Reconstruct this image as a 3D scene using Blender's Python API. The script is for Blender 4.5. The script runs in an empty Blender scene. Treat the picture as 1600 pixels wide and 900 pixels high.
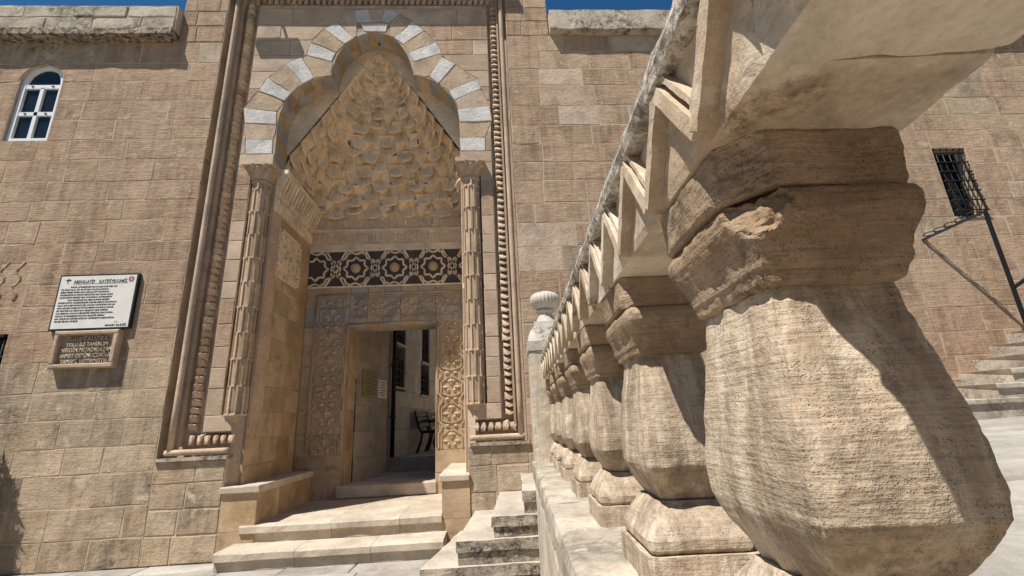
import bpy, math, random
from math import sin, cos, pi, radians, sqrt, floor
from mathutils import Vector, Matrix, noise

random.seed(7)
SC = bpy.context.scene
COL = SC.collection

# ------------------------------------------------------------------ camera, sky, sun, exposure
EYE = 1.25
CAM_D = 5.4
AZ, PITCH, ROLL, FPX = radians(3.3), radians(16.2), radians(2.75), 714.0
cam_data = bpy.data.cameras.new('camera')
cam_data.sensor_width = 36.0
cam_data.lens = 36.0 * FPX / 1600.0
cam_data.clip_start = 0.02
cam_data.clip_end = 2000.0
cam = bpy.data.objects.new('camera', cam_data)
COL.objects.link(cam)
_f = Vector((sin(AZ) * cos(PITCH), cos(AZ) * cos(PITCH), sin(PITCH)))
_r0 = Vector((cos(AZ), -sin(AZ), 0.0))
_u0 = _r0.cross(_f)
_u = _u0 * cos(ROLL) + _r0 * sin(ROLL)
_r = _r0 * cos(ROLL) - _u0 * sin(ROLL)
m = Matrix((_r, _u, -_f)).transposed().to_4x4()
m.translation = Vector((0.0, -CAM_D, EYE))
cam.matrix_world = m
SC.camera = cam

SUN_D = Vector((1.15, 1.0, -2.75)).normalized()          # the way the light travels
elev = math.asin(-SUN_D.z)
w = bpy.data.worlds.new('World')
SC.world = w
w.use_nodes = True
nt = w.node_tree
bg = nt.nodes['Background']
sky = nt.nodes.new('ShaderNodeTexSky')
sky.sky_type = 'NISHITA'
sky.sun_disc = False
sky.sun_elevation = elev
sky.sun_rotation = math.atan2(-SUN_D.x, -SUN_D.y)
sky.altitude = 1000.0
sky.air_density = 1.5
sky.dust_density = 0.1
sky.ozone_density = 4.0
hsv = nt.nodes.new('ShaderNodeHueSaturation')
hsv.inputs['Saturation'].default_value = 1.3
hsv.inputs['Value'].default_value = 0.9
nt.links.new(sky.outputs[0], hsv.inputs['Color'])
nt.links.new(hsv.outputs[0], bg.inputs[0])
bg.inputs[1].default_value = 0.06
sun_data = bpy.data.lights.new('sun', 'SUN')
sun_data.energy = 5.0
sun_data.angle = radians(0.5)
sun_data.color = (1.0, 0.96, 0.895)
sun = bpy.data.objects.new('sun', sun_data)
COL.objects.link(sun)
sun.location = (-10, -12, 20)
sun.rotation_euler = SUN_D.to_track_quat('-Z', 'Y').to_euler()
vs = SC.view_settings
vs.view_transform = 'Standard'
vs.look = 'None'
vs.gamma = 1.0
vs.use_curve_mapping = False
vs.exposure = 0.46
SC.cycles.diffuse_bounces = 6

# ------------------------------------------------------------------ materials
def lin(c):
    return tuple(((v / 12.92) if v <= 0.04045 else ((v + 0.055) / 1.055) ** 2.4) for v in c)

class N:
    """short hand for building a node tree"""
    def __init__(self, mat):
        self.nt = mat.node_tree
        self.bsdf = self.nt.nodes['Principled BSDF']
    def n(self, t, **kw):
        nd = self.nt.nodes.new('ShaderNode' + t)
        for k, v in kw.items():
            setattr(nd, k, v)
        return nd
    def l(self, a, b):
        self.nt.links.new(a, b)
    def noise(self, vec, scale, detail=6.0, rough=0.6, dist=0.0):
        nd = self.n('TexNoise')
        nd.inputs['Scale'].default_value = scale
        nd.inputs['Detail'].default_value = detail
        nd.inputs['Roughness'].default_value = rough
        nd.inputs['Distortion'].default_value = dist
        self.l(vec, nd.inputs['Vector'])
        return nd.outputs['Fac']
    def ramp(self, fac, stops):
        nd = self.n('ValToRGB')
        cr = nd.color_ramp
        while len(cr.elements) > 1:
            cr.elements.remove(cr.elements[-1])
        cr.elements[0].position, cr.elements[0].color = stops[0][0], tuple(stops[0][1]) + (1,)
        for p, c in stops[1:]:
            e = cr.elements.new(p)
            e.color = tuple(c) + (1,)
        self.l(fac, nd.inputs['Fac'])
        return nd.outputs['Color']
    def mix(self, a, b, fac, mode='MIX'):
        nd = self.n('Mix')
        nd.data_type = 'RGBA'
        nd.blend_type = mode
        if hasattr(fac, 'links') or hasattr(fac, 'is_output'):
            self.l(fac, nd.inputs[0])
        else:
            nd.inputs[0].default_value = fac
        for s, v in ((nd.inputs[6], a), (nd.inputs[7], b)):
            if hasattr(v, 'is_output'):
                self.l(v, s)
            else:
                s.default_value = tuple(v) + (1,)
        return nd.outputs[2]
    def math(self, op, a, b=0.0):
        nd = self.n('Math', operation=op)
        for s, v in ((nd.inputs[0], a), (nd.inputs[1], b)):
            if hasattr(v, 'is_output'):
                self.l(v, s)
            else:
                s.default_value = v
        return nd.outputs[0]
    def scale_vec(self, vec, s):
        nd = self.n('Vector Math'.replace(' ', ''))
        nd.operation = 'MULTIPLY'
        self.l(vec, nd.inputs[0])
        nd.inputs[1].default_value = s
        return nd.outputs[0]

def g3(v):
    return (v, v, v)

def stone(name, tones, smear=None, smear_amt=0.5, lichen=None, lichen_lo=0.62, grain=1.0, striate=1.0, bump=0.5, comb=75.0,
          scale=1.0, bump_dist=0.012, blotch=None, streak=None, dirt=0.35, pit=0.0):
    """weathered limestone: tones vary from block to block, with blotches, smeared mortar, lichen and tooling"""
    mat = bpy.data.materials.new(name)
    mat.use_nodes = True
    k = N(mat)
    info = k.n('ObjectInfo')
    geo = k.n('NewGeometry')
    pos = geo.outputs['Position']
    off = k.n('VectorMath', operation='ADD')
    k.l(pos, off.inputs[0])
    rv = k.n('CombineXYZ')
    k.l(k.math('MULTIPLY', info.outputs['Random'], 37.0), rv.inputs[0])
    k.l(k.math('MULTIPLY', info.outputs['Random'], 91.0), rv.inputs[1])
    k.l(k.math('MULTIPLY', info.outputs['Random'], 53.0), rv.inputs[2])
    k.l(rv.outputs[0], off.inputs[1])
    loc = off.outputs[0]
    n = len(tones)
    # block tone
    c = k.ramp(info.outputs['Random'], [((i + 0.5) / n, t) for i, t in enumerate(tones)])
    # broad blotches in the stone
    b1 = k.noise(loc, 2.2 * scale, 4, 0.62, 0.4)
    c = k.mix(c, k.ramp(b1, [(0.25, g3(0.55)), (0.5, g3(1.0)), (0.75, g3(1.34))]), 0.8, 'MULTIPLY')
    if blotch:
        b2 = k.noise(pos, 0.9 * scale, 3, 0.6, 0.6)
        c = k.mix(c, blotch, k.ramp(b2, [(0.50, g3(0)), (0.66, g3(0.8))]))
    # fine grain and tooling
    fine = k.noise(loc, 38.0 * scale, 3, 0.7)
    c = k.mix(c, k.ramp(fine, [(0.25, g3(0.72)), (0.5, g3(1.0)), (0.8, g3(1.18))]), 0.7 * grain, 'MULTIPLY')
    sv = k.scale_vec(loc, (5.0 * scale, 5.0 * scale, comb * scale))
    st = k.noise(sv, 1.0, 2, 0.65)
    c = k.mix(c, k.ramp(st, [(0.32, g3(0.68)), (0.55, g3(1.02)), (0.75, g3(1.14))]), min(1.0, 0.6 * striate), 'MULTIPLY')
    if dirt:
        d1 = k.noise(pos, 3.3 * scale, 5, 0.75, 0.8)
        c = k.mix(c, k.mix(c, (0.09, 0.07, 0.05), 0.7), k.ramp(d1, [(0.56, g3(0)), (0.72, g3(dirt))]))
    if streak:
        zv = k.scale_vec(pos, (9.0 * scale, 9.0 * scale, 0.9 * scale))
        s1 = k.noise(zv, 1.0, 5, 0.7, 0.3)
        c = k.mix(c, streak, k.ramp(s1, [(0.48, g3(0)), (0.62, g3(0.7))]))
        c = k.mix(c, k.ramp(s1, [(0.34, g3(0.72)), (0.46, g3(1.0))]), 0.8, 'MULTIPLY')
    if smear:
        s2 = k.noise(pos, (7.0 if smear_amt < 0.9 else 4.0) * scale, 5, 0.72, 0.6)
        c = k.mix(c, smear, k.ramp(s2, [(0.56, g3(0)), (0.66, g3(smear_amt))]))
    if lichen:
        l1 = k.noise(pos, 14.0 * scale, 6, 0.78, 0.3)
        l2 = k.noise(pos, 2.4 * scale, 4, 0.6, 0.2)
        lf = k.math('MULTIPLY', k.ramp(l1, [(0.42, g3(0)), (0.58, g3(1))]), k.ramp(l2, [(lichen_lo - 0.14, g3(0)), (lichen_lo, g3(1))]))
        c = k.mix(c, lichen, lf)
    vor = k.n('TexVoronoi')
    vor.inputs['Scale'].default_value = 95.0 * scale
    k.l(loc, vor.inputs['Vector'])
    pits = k.ramp(vor.outputs['Distance'], [(0.06, g3(0)), (0.30, g3(1))])
    if pit:
        sparse = k.ramp(k.noise(pos, 9.0 * scale, 3, 0.6), [(0.44, g3(1)), (0.60, g3(0))])
        pits = k.math('MAXIMUM', pits, sparse)
        c = k.mix(k.mix(c, (0.07, 0.05, 0.035), pit), c, pits)
    k.l(c, k.bsdf.inputs['Base Color'])
    k.bsdf.inputs['Roughness'].default_value = 0.92
    k.bsdf.inputs['Specular IOR Level'].default_value = 0.18
    h1 = k.noise(loc, 11.0 * scale, 5, 0.72)
    hh = k.math('ADD', k.math('MULTIPLY', h1, 1.0), k.math('MULTIPLY', st, 0.45 * striate))
    hh = k.math('ADD', hh, k.math('MULTIPLY', fine, 0.35))
    hh = k.math('ADD', hh, k.math('MULTIPLY', pits, 0.10 + 0.35 * pit))
    bp = k.n('Bump')
    bp.inputs['Strength'].default_value = bump
    bp.inputs['Distance'].default_value = bump_dist
    k.l(hh, bp.inputs['Height'])
    k.l(bp.outputs[0], k.bsdf.inputs['Normal'])
    return mat

def plain(name, col, rough=0.6, metal=0.0, var=0.15, scale=20.0, bump=0.0, spec=0.3):
    mat = bpy.data.materials.new(name)
    mat.use_nodes = True
    k = N(mat)
    geo = k.n('NewGeometry')
    f = k.noise(geo.outputs['Position'], scale, 5, 0.65)
    c = k.mix(col, k.ramp(f, [(0.3, g3(1 - var * 2)), (0.7, g3(1 + var))]), 1.0, 'MULTIPLY')
    k.l(c, k.bsdf.inputs['Base Color'])
    k.bsdf.inputs['Roughness'].default_value = rough
    k.bsdf.inputs['Metallic'].default_value = metal
    k.bsdf.inputs['Specular IOR Level'].default_value = spec
    if bump:
        bp = k.n('Bump')
        bp.inputs['Strength'].default_value = bump
        bp.inputs['Distance'].default_value = 0.01
        k.l(f, bp.inputs['Height'])
        k.l(bp.outputs[0], k.bsdf.inputs['Normal'])
    return mat

CREAM = (0.54, 0.42, 0.295)
M = {}
M['wall'] = stone('wall_stone', [(0.375, 0.25, 0.162), (0.43, 0.298, 0.20), (0.39, 0.265, 0.172), (0.34, 0.232, 0.153), (0.46, 0.327, 0.222), (0.39, 0.258, 0.165), (0.42, 0.29, 0.193)],
                  smear=CREAM, smear_amt=0.6, bump=0.8, bump_dist=0.014, comb=48.0, striate=1.0, blotch=(0.32, 0.215, 0.142), streak=(0.43, 0.305, 0.208), dirt=0.45)
M['wall_old'] = stone('weathered_wall_stone', [(0.34, 0.265, 0.19), (0.41, 0.31, 0.21), (0.30, 0.228, 0.158), (0.46, 0.345, 0.225), (0.37, 0.275, 0.185), (0.50, 0.385, 0.265)],
                      smear=(0.56, 0.46, 0.335), smear_amt=0.9, bump=0.8, bump_dist=0.015, comb=48.0, striate=0.65, streak=(0.45, 0.345, 0.235), blotch=(0.27, 0.21, 0.15), dirt=0.5, lichen=(0.12, 0.095, 0.07), lichen_lo=0.70)
M['portal'] = stone('portal_stone', [(0.46, 0.34, 0.24), (0.50, 0.375, 0.27), (0.43, 0.315, 0.22), (0.53, 0.41, 0.30), (0.40, 0.295, 0.205)],
                    smear=(0.50, 0.37, 0.25), smear_amt=0.35, bump=0.35, striate=0.5, dirt=0.3)
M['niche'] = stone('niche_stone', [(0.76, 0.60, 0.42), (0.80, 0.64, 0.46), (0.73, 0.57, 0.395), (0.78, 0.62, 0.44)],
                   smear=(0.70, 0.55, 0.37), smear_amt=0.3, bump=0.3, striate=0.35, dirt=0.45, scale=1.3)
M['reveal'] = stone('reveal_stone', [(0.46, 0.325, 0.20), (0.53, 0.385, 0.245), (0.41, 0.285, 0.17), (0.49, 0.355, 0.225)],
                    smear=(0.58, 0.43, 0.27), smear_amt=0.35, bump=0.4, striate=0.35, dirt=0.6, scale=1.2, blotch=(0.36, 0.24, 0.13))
M['ochre'] = stone('ochre_carved_stone', [(0.43, 0.325, 0.215), (0.39, 0.29, 0.19), (0.47, 0.36, 0.245)], bump=0.3, striate=0.3,
                   blotch=(0.46, 0.35, 0.22), dirt=0.8, scale=1.5)
M['pink'] = stone('pitted_voussoir_stone', [(0.46, 0.34, 0.235), (0.43, 0.31, 0.205), (0.50, 0.38, 0.275)], smear=(0.55, 0.45, 0.33), smear_amt=0.5,
                  bump=1.0, striate=0.2, scale=1.6)
M['white'] = stone('pale_voussoir_stone', [(0.59, 0.555, 0.51), (0.55, 0.52, 0.48), (0.62, 0.585, 0.535)], bump=1.0, striate=0.3, dirt=0.3, scale=1.5, smear=(0.44, 0.37, 0.29), smear_amt=0.5)
M['grey'] = stone('grey_inlay_stone', [(0.40, 0.36, 0.315), (0.36, 0.325, 0.285)], bump=0.25, striate=0.3, dirt=0.2, scale=1.5)
M['dark'] = stone('dark_inlay_stone', [(0.085, 0.074, 0.065), (0.105, 0.09, 0.078)], bump=0.3, striate=0.2, dirt=0.0, scale=2.0)
M['mortar'] = stone('mortar', [(0.50, 0.40, 0.30)], smear=(0.37, 0.275, 0.195), smear_amt=0.95, bump=0.6, striate=0.0, dirt=0.4)
M['mortar_soft'] = stone('weathered_mortar', [(0.46, 0.355, 0.25)], smear=(0.38, 0.28, 0.19), smear_amt=0.95, bump=0.6, striate=0.0, dirt=0.4)
M['mortar_dk'] = stone('portal_mortar', [(0.36, 0.26, 0.17)], bump=0.4, striate=0.0, dirt=0.3)
M['step'] = stone('worn_step_stone', [(0.49, 0.41, 0.32), (0.53, 0.45, 0.355), (0.45, 0.375, 0.29)], smear=(0.60, 0.53, 0.43), smear_amt=0.5, bump=0.4,
                  striate=0.2, blotch=(0.40, 0.33, 0.25))
M['paving'] = stone('pale_paving_stone', [(0.33, 0.30, 0.262), (0.37, 0.337, 0.295), (0.305, 0.275, 0.24), (0.40, 0.37, 0.325)], smear=(0.48, 0.45, 0.40), smear_amt=0.5,
                    bump=0.5, striate=0.15, blotch=(0.28, 0.25, 0.215), dirt=0.3)
M['lichen'] = stone('lichened_stair_stone', [(0.40, 0.34, 0.265), (0.44, 0.375, 0.295)], smear=(0.54, 0.48, 0.39), smear_amt=0.5, bump=0.8, striate=0.1,
                    lichen=(0.085, 0.076, 0.064), lichen_lo=0.53, dirt=0.6, scale=1.6)
M['stairtop'] = stone('worn_stair_tread', [(0.44, 0.385, 0.315), (0.48, 0.425, 0.35)], smear=(0.54, 0.49, 0.42), smear_amt=0.5, bump=0.4, striate=0.1, dirt=0.3)
M['baluster'] = stone('tooled_baluster_stone', [(0.42, 0.32, 0.225), (0.45, 0.35, 0.25), (0.40, 0.31, 0.22)], smear=(0.56, 0.465, 0.35), smear_amt=0.45,
                      bump=0.9, striate=0.65, comb=85.0, scale=2.6, bump_dist=0.006, blotch=(0.36, 0.27, 0.18), dirt=0.65, pit=0.5, streak=(0.64, 0.54, 0.41))
M['capital'] = stone('stained_capital_stone', [(0.39, 0.285, 0.19), (0.42, 0.31, 0.21), (0.37, 0.275, 0.185)], smear=(0.52, 0.42, 0.31), smear_amt=0.35,
                     bump=0.9, striate=0.7, comb=80.0, scale=2.6, bump_dist=0.007, blotch=(0.25, 0.165, 0.095), dirt=0.8, pit=0.5, lichen=(0.10, 0.068, 0.042), lichen_lo=0.66)
M['rail'] = stone('weathered_rail_stone', [(0.62, 0.52, 0.40), (0.60, 0.50, 0.38)], smear=(0.70, 0.62, 0.50), smear_amt=0.5, bump=0.7, striate=0.3, scale=2.2,
                  bump_dist=0.005, lichen=(0.17, 0.115, 0.07), lichen_lo=0.71, dirt=0.45, blotch=(0.42, 0.30, 0.19))
M['coping'] = stone('lichened_coping_stone', [(0.56, 0.50, 0.42)], smear=(0.70, 0.65, 0.56), smear_amt=0.6, bump=0.9, striate=0.2, scale=2.6, bump_dist=0.006,
                    lichen=(0.17, 0.145, 0.115), lichen_lo=0.50, dirt=0.6)
M['ledge'] = stone('limewashed_ledge_stone', [(0.44, 0.385, 0.31), (0.48, 0.42, 0.335)], smear=(0.58, 0.53, 0.45), smear_amt=0.6, bump=0.6, striate=0.1, scale=1.8,
                   bump_dist=0.006, blotch=(0.30, 0.25, 0.195), dirt=0.8, lichen=(0.21, 0.18, 0.14), lichen_lo=0.58)
M['ledge_face'] = stone('streaked_wall_stone', [(0.58, 0.50, 0.39)], smear=(0.72, 0.66, 0.56), smear_amt=0.4, bump=0.5, striate=0.1, scale=1.5,
                        bump_dist=0.006, streak=(0.33, 0.265, 0.19), dirt=0.4)
M['plaster'] = stone('courtyard_wall_stone', [(0.44, 0.37, 0.285), (0.47, 0.395, 0.31)], bump=0.3, striate=0.2, dirt=0.4, blotch=(0.38, 0.30, 0.21))
M['parapet'] = stone('sun_bleached_parapet', [(0.48, 0.405, 0.31), (0.53, 0.455, 0.36), (0.44, 0.365, 0.275)], smear=(0.60, 0.53, 0.43), smear_amt=0.6, bump=0.9,
                     striate=0.2, lichen=(0.12, 0.105, 0.085), lichen_lo=0.58, dirt=0.6)
M['cornice'] = stone('soot_stained_cornice', [(0.42, 0.335, 0.24)], smear=(0.55, 0.47, 0.36), smear_amt=0.5, bump=0.9, striate=0.2, lichen=(0.05, 0.045, 0.04),
                     lichen_lo=0.46, dirt=0.7)
M['iron'] = plain('black_iron', (0.028, 0.028, 0.03), 0.55, 0.6, 0.2, 60)
M['pvc'] = plain('white_window_frame', (0.78, 0.79, 0.80), 0.35, 0, 0.04)
M['glass'] = plain('dark_glass', (0.012, 0.016, 0.02), 0.12, 0, 0.1, 4, spec=0.35)
M['board'] = plain('white_sign_board', (0.74, 0.71, 0.64), 0.45, 0, 0.04, 9)
M['black'] = plain('black_paint', (0.02, 0.02, 0.022), 0.5, 0, 0.1)
M['ink'] = plain('sign_ink', (0.03, 0.028, 0.03), 0.6, 0, 0.1)
M['red'] = plain('red_ink', (0.55, 0.06, 0.07), 0.6, 0, 0.1)
M['yellow'] = plain('faded_yellow_board', (0.27, 0.205, 0.05), 0.5, 0, 0.1, 12)
M['benchpaint'] = plain('black_bench_paint', (0.02, 0.02, 0.02), 0.45, 0, 0.15)
M['void'] = plain('dark_room_interior', (0.012, 0.011, 0.010), 0.9, 0, 0.1)
M['urn'] = stone('pale_marble_urn', [(0.50, 0.455, 0.385)], bump=0.4, striate=0.1, dirt=0.45, scale=2.0, bump_dist=0.006)

# ------------------------------------------------------------------ helpers
def tag(o, label=None, cat=None, group=None, kind=None):
    for k_, v in (('label', label), ('category', cat), ('group', group), ('kind', kind)):
        if v:
            o[k_] = v
    return o

def thing(name, label, cat, loc=(0, 0, 0), rz=0.0, group=None):
    o = bpy.data.objects.new(name, None)
    o.empty_display_size = 0.2
    COL.objects.link(o)
    o.location = loc
    o.rotation_euler = (0, 0, rz)
    return tag(o, label, cat, group)

def add(name, verts, faces, mat, parent=None, smooth=False, rel=True):
    """link a mesh; verts in the world unless rel is False, then moved into the parent's frame"""
    if parent is not None and rel:
        p = parent
        ox = oy = oz = 0.0
        while p is not None:
            ox += p.location.x; oy += p.location.y; oz += p.location.z
            p = p.parent
        verts = [(v[0] - ox, v[1] - oy, v[2] - oz) for v in verts]
    me = bpy.data.meshes.new(name)
    me.from_pydata(verts, [], faces)
    me.materials.append(M[mat] if isinstance(mat, str) else mat)
    if smooth:
        me.polygons.foreach_set('use_smooth', [True] * len(me.polygons))
    me.update()
    o = bpy.data.objects.new(name, me)
    COL.objects.link(o)
    o.parent = parent
    return o

def copy_of(src, parent, loc=None, rot=None, name=None):
    o = src.copy()
    COL.objects.link(o)
    o.parent = parent
    if loc is not None: o.location = loc
    if rot is not None: o.rotation_euler = rot
    return o

class MB:
    """collects pieces of one mesh"""
    def __init__(self):
        self.v = []; self.f = []
    def raw(self, vs_, fs_):
        n = len(self.v)
        self.v += [tuple(p) for p in vs_]
        self.f += [tuple(i + n for i in f) for f in fs_]
    def box(self, x0, x1, y0, y1, z0, z1):
        self.raw([(x0, y0, z0), (x1, y0, z0), (x1, y1, z0), (x0, y1, z0), (x0, y0, z1), (x1, y0, z1), (x1, y1, z1), (x0, y1, z1)],
                 [(0, 3, 2, 1), (4, 5, 6, 7), (0, 1, 5, 4), (1, 2, 6, 5), (2, 3, 7, 6), (3, 0, 4, 7)])
    def bar(self, p, q, w, h, up=(0, 0, 1)):
        p = Vector(p); q = Vector(q)
        d = (q - p).normalized()
        s = d.cross(Vector(up))
        if s.length < 1e-4: s = d.cross(Vector((1, 0, 0)))
        s.normalize(); u = s.cross(d)
        s *= w / 2; u *= h / 2
        self.raw([p - s - u, p + s - u, p + s + u, p - s + u, q - s - u, q + s - u, q + s + u, q - s + u],
                 [(0, 1, 2, 3), (7, 6, 5, 4), (0, 4, 5, 1), (1, 5, 6, 2), (2, 6, 7, 3), (3, 7, 4, 0)])
    def tube(self, pts, r, n=8, cap=True):
        pts = [Vector(p) for p in pts]
        rings = []
        ref = Vector((0.31, 0.17, 0.93)).normalized()
        for i, p in enumerate(pts):
            d = (pts[min(i + 1, len(pts) - 1)] - pts[max(i - 1, 0)]).normalized()
            s = d.cross(ref)
            if s.length < 1e-3: s = d.cross(Vector((1, 0, 0)))
            s.normalize(); u = s.cross(d)
            rr = r[i] if isinstance(r, (list, tuple)) else r
            rings.append([p + s * (rr * cos(2 * pi * j / n)) + u * (rr * sin(2 * pi * j / n)) for j in range(n)])
        vs_ = [q for ring in rings for q in ring]
        fs_ = [(i * n + j, i * n + (j + 1) % n, (i + 1) * n + (j + 1) % n, (i + 1) * n + j) for i in range(len(pts) - 1) for j in range(n)]
        if cap:
            fs_ += [tuple(range(n))[::-1], tuple((len(pts) - 1) * n + j for j in range(n))]
        self.raw(vs_, fs_)
    def lathe(self, c, prof, n=16, a0=0.0, a1=2 * pi):
        full = abs(a1 - a0 - 2 * pi) < 1e-6
        m_ = n if full else n + 1
        vs_ = [(c[0] + r * cos(a0 + (a1 - a0) * j / n), c[1] + r * sin(a0 + (a1 - a0) * j / n), c[2] + z) for (r, z) in prof for j in range(m_)]
        fs_ = []
        for i in range(len(prof) - 1):
            for j in range(n):
                k_ = (j + 1) % m_
                fs_.append((i * m_ + j, i * m_ + k_, (i + 1) * m_ + k_, (i + 1) * m_ + j))
        self.raw(vs_, fs_)
    def ball(self, c, rx, ry, rz, nu=10, nv=6):
        vs_ = [(c[0] + rx * sin(pi * i / nv) * cos(2 * pi * j / nu), c[1] + ry * sin(pi * i / nv) * sin(2 * pi * j / nu), c[2] + rz * cos(pi * i / nv))
               for i in range(nv + 1) for j in range(nu)]
        fs_ = [(i * nu + j, (i + 1) * nu + j, (i + 1) * nu + (j + 1) % nu, i * nu + (j + 1) % nu) for i in range(nv) for j in range(nu)]
        self.raw(vs_, fs_)
    def prism(self, poly, y0, y1, bev=0.0):
        vs_, fs_ = prism(poly, y0, y1, bev)
        self.raw(vs_, fs_)
    def build(self, name, mat, parent=None, smooth=False, rel=True):
        return add(name, self.v, self.f, mat, parent, smooth, rel)

def area(poly):
    return 0.5 * sum(poly[i][0] * poly[(i + 1) % len(poly)][1] - poly[(i + 1) % len(poly)][0] * poly[i][1] for i in range(len(poly)))

def prism(poly, y0, y1, bev=0.0, jit=0.0):
    """polygon in x,z pushed from its face at y0 back to y1, the face edge rounded off by bev"""
    if area(poly) < 0: poly = poly[::-1]
    n = len(poly)
    cx = sum(p[0] for p in poly) / n; cz = sum(p[1] for p in poly) / n
    vs_ = []
    if bev:
        for x, z in poly:
            dx, dz = cx - x, cz - z
            vs_.append((x + math.copysign(min(abs(dx), bev), dx), y0 + random.uniform(-jit, jit), z + math.copysign(min(abs(dz), bev), dz)))
    vs_ += [(x, y0 + (bev * 0.8), z) for x, z in poly]
    vs_ += [(x, y1, z) for x, z in poly]
    L = len(vs_) // n
    fs_ = [tuple(range(n))]
    for r in range(L - 1):
        for i in range(n):
            j = (i + 1) % n
            fs_.append((r * n + j, r * n + i, (r + 1) * n + i, (r + 1) * n + j))
    return vs_, fs_

def rough(poly, amt, step=0.16):
    """break the outline of a stone into short uneven runs"""
    out = []
    n = len(poly)
    for i in range(n):
        a, b = poly[i], poly[(i + 1) % n]
        d = math.dist(a, b)
        k_ = max(1, min(4, int(d / step)))
        for t in range(k_):
            f = t / k_
            out.append((a[0] + (b[0] - a[0]) * f + random.uniform(-amt, amt), a[1] + (b[1] - a[1]) * f + random.uniform(-amt, amt)))
    return out

def stone_piece(name, poly, y0, depth, mat, parent, bev=0.006, amt=0.004, jit=0.0015, xf=None, step=0.16):
    vs_, fs_ = prism(rough(poly, amt, step) if amt else poly, y0, y0 + depth, bev, jit)
    if xf: vs_ = [xf(v) for v in vs_]
    return add(name, vs_, fs_, mat, parent)

def lerp_poly(pts, z):
    """x on a polyline of (x, z) with z rising"""
    if z <= pts[0][1]: return pts[0][0]
    for (x0, z0), (x1, z1) in zip(pts, pts[1:]):
        if z <= z1:
            return x0 + (x1 - x0) * (z - z0) / max(1e-6, z1 - z0)
    return pts[-1][0]

def masonry(parent, x0, x1, zs, y0, depth, mat, mortar, bw=(0.32, 0.62), holes=(), joint=0.012, proud=0.006, bev=0.006, amt=0.004,
            limits=None, xf=None, pick=None, mortar_back=0.004, maxn=300):
    """courses of single stones between x0 and x1; holes are (zmin, zmax, left(z), right(z)); limits(z) gives x0, x1 by height"""
    bed = MB()
    made = 0
    rest = MB()
    for za, zb in zip(zs, zs[1:]):
        zz = [za + (zb - za) * i / 4 for i in range(5)]
        lo = [(limits(z)[0] if limits else x0) for z in zz]
        hi = [(limits(z)[1] if limits else x1) for z in zz]
        spans = [(lo, hi)]
        for (h0, h1, hl, hr) in holes:
            if zb <= h0 + 1e-4 or za >= h1 - 1e-4: continue
            new = []
            for (l_, r_) in spans:
                L = [min(max(hl(min(max(z, h0), h1)), a), b) for z, a, b in zip(zz, l_, r_)]
                R = [max(min(hr(min(max(z, h0), h1)), b), a) for z, a, b in zip(zz, l_, r_)]
                new += [(l_, L), (R, r_)]
            spans = new
        for (l_, r_) in spans:
            if max(b - a for a, b in zip(l_, r_)) < 0.03: continue
            bp_ = [(x, z) for x, z in zip(l_, zz)] + [(x, z) for x, z in zip(r_[::-1], zz[::-1])]
            vs_, fs_ = prism(bp_, y0 + mortar_back, y0 + depth + 0.05)
            if xf: vs_ = [xf(v) for v in vs_]
            bed.raw(vs_, fs_)
            a, b = max(l_), min(r_)
            cuts = []
            if b - a > bw[0] * 1.3:
                x = a + random.uniform(*bw) * random.uniform(0.5, 1.0)
                while x < b - bw[0] * 0.45:
                    cuts.append(x)
                    x += random.uniform(*bw)
            edges = [l_] + [[c] * 5 for c in cuts] + [r_]
            for e0, e1 in zip(edges, edges[1:]):
                j = joint / 2 * random.uniform(0.25, 1.55)
                straight0 = max(e0) - min(e0) < 1e-4
                straight1 = max(e1) - min(e1) < 1e-4
                z2 = [z + (j if i == 0 else (-j if i == 4 else 0)) for i, z in enumerate(zz)]
                left = [(e0[i] + j, z2[i]) for i in ((0, 4) if straight0 else range(5))]
                right = [(e1[i] - j, z2[i]) for i in ((4, 0) if straight1 else range(4, -1, -1))]
                poly = right[::-1] + left[::-1]
                if min(p[0] for p in right) - max(p[0] for p in left) < 0.0 and len(poly) == 4: continue
                if abs(area(poly)) < 0.002: continue
                cx = sum(p[0] for p in poly) / len(poly); cz = sum(p[1] for p in poly) / len(poly)
                mt = pick(cx, cz) if pick else mat
                yy = y0 - random.uniform(0, proud)
                if made < maxn:
                    stone_piece('stone_block', poly, yy, depth, mt, parent, bev, amt, xf=xf)
                    made += 1
                else:
                    vs_, fs_ = prism(rough(poly, amt), yy, yy + depth, bev)
                    rest.raw(vs_, fs_)
    tag(bed.build('mortar_bed', mortar, parent), kind='stuff')
    if rest.v:
        tag(rest.build('far_stone_blocks', mat, parent), kind='stuff')
    return made

def rows(z0, z1, h=(0.24, 0.31), fixed=()):
    """course heights from z0 to z1 that also meet every height in fixed"""
    marks = sorted([z0, z1] + [f for f in fixed if z0 < f < z1])
    out = [z0]
    for a, b in zip(marks, marks[1:]):
        n = max(1, round((b - a) / (sum(h) / 2)))
        ws = [random.uniform(*h) for _ in range(n)]
        s = sum(ws)
        acc = a
        for w_ in ws[:-1]:
            acc += w_ * (b - a) / s
            out.append(acc)
        out.append(b)
    return out

# ------------------------------------------------------------------ ground and terrace
def sheet(name, x0, x1, y0, y1, zf, mat):
    return add(name, [(x0, y0, zf(x0)), (x1, y0, zf(x1)), (x1, y1, zf(x1)), (x0, y1, zf(x0))], [(0, 1, 2, 3)], mat)

ground = tag(sheet('ground', -300, 300, -300, 40, lambda x: -0.03, 'paving'), kind='structure')

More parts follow.
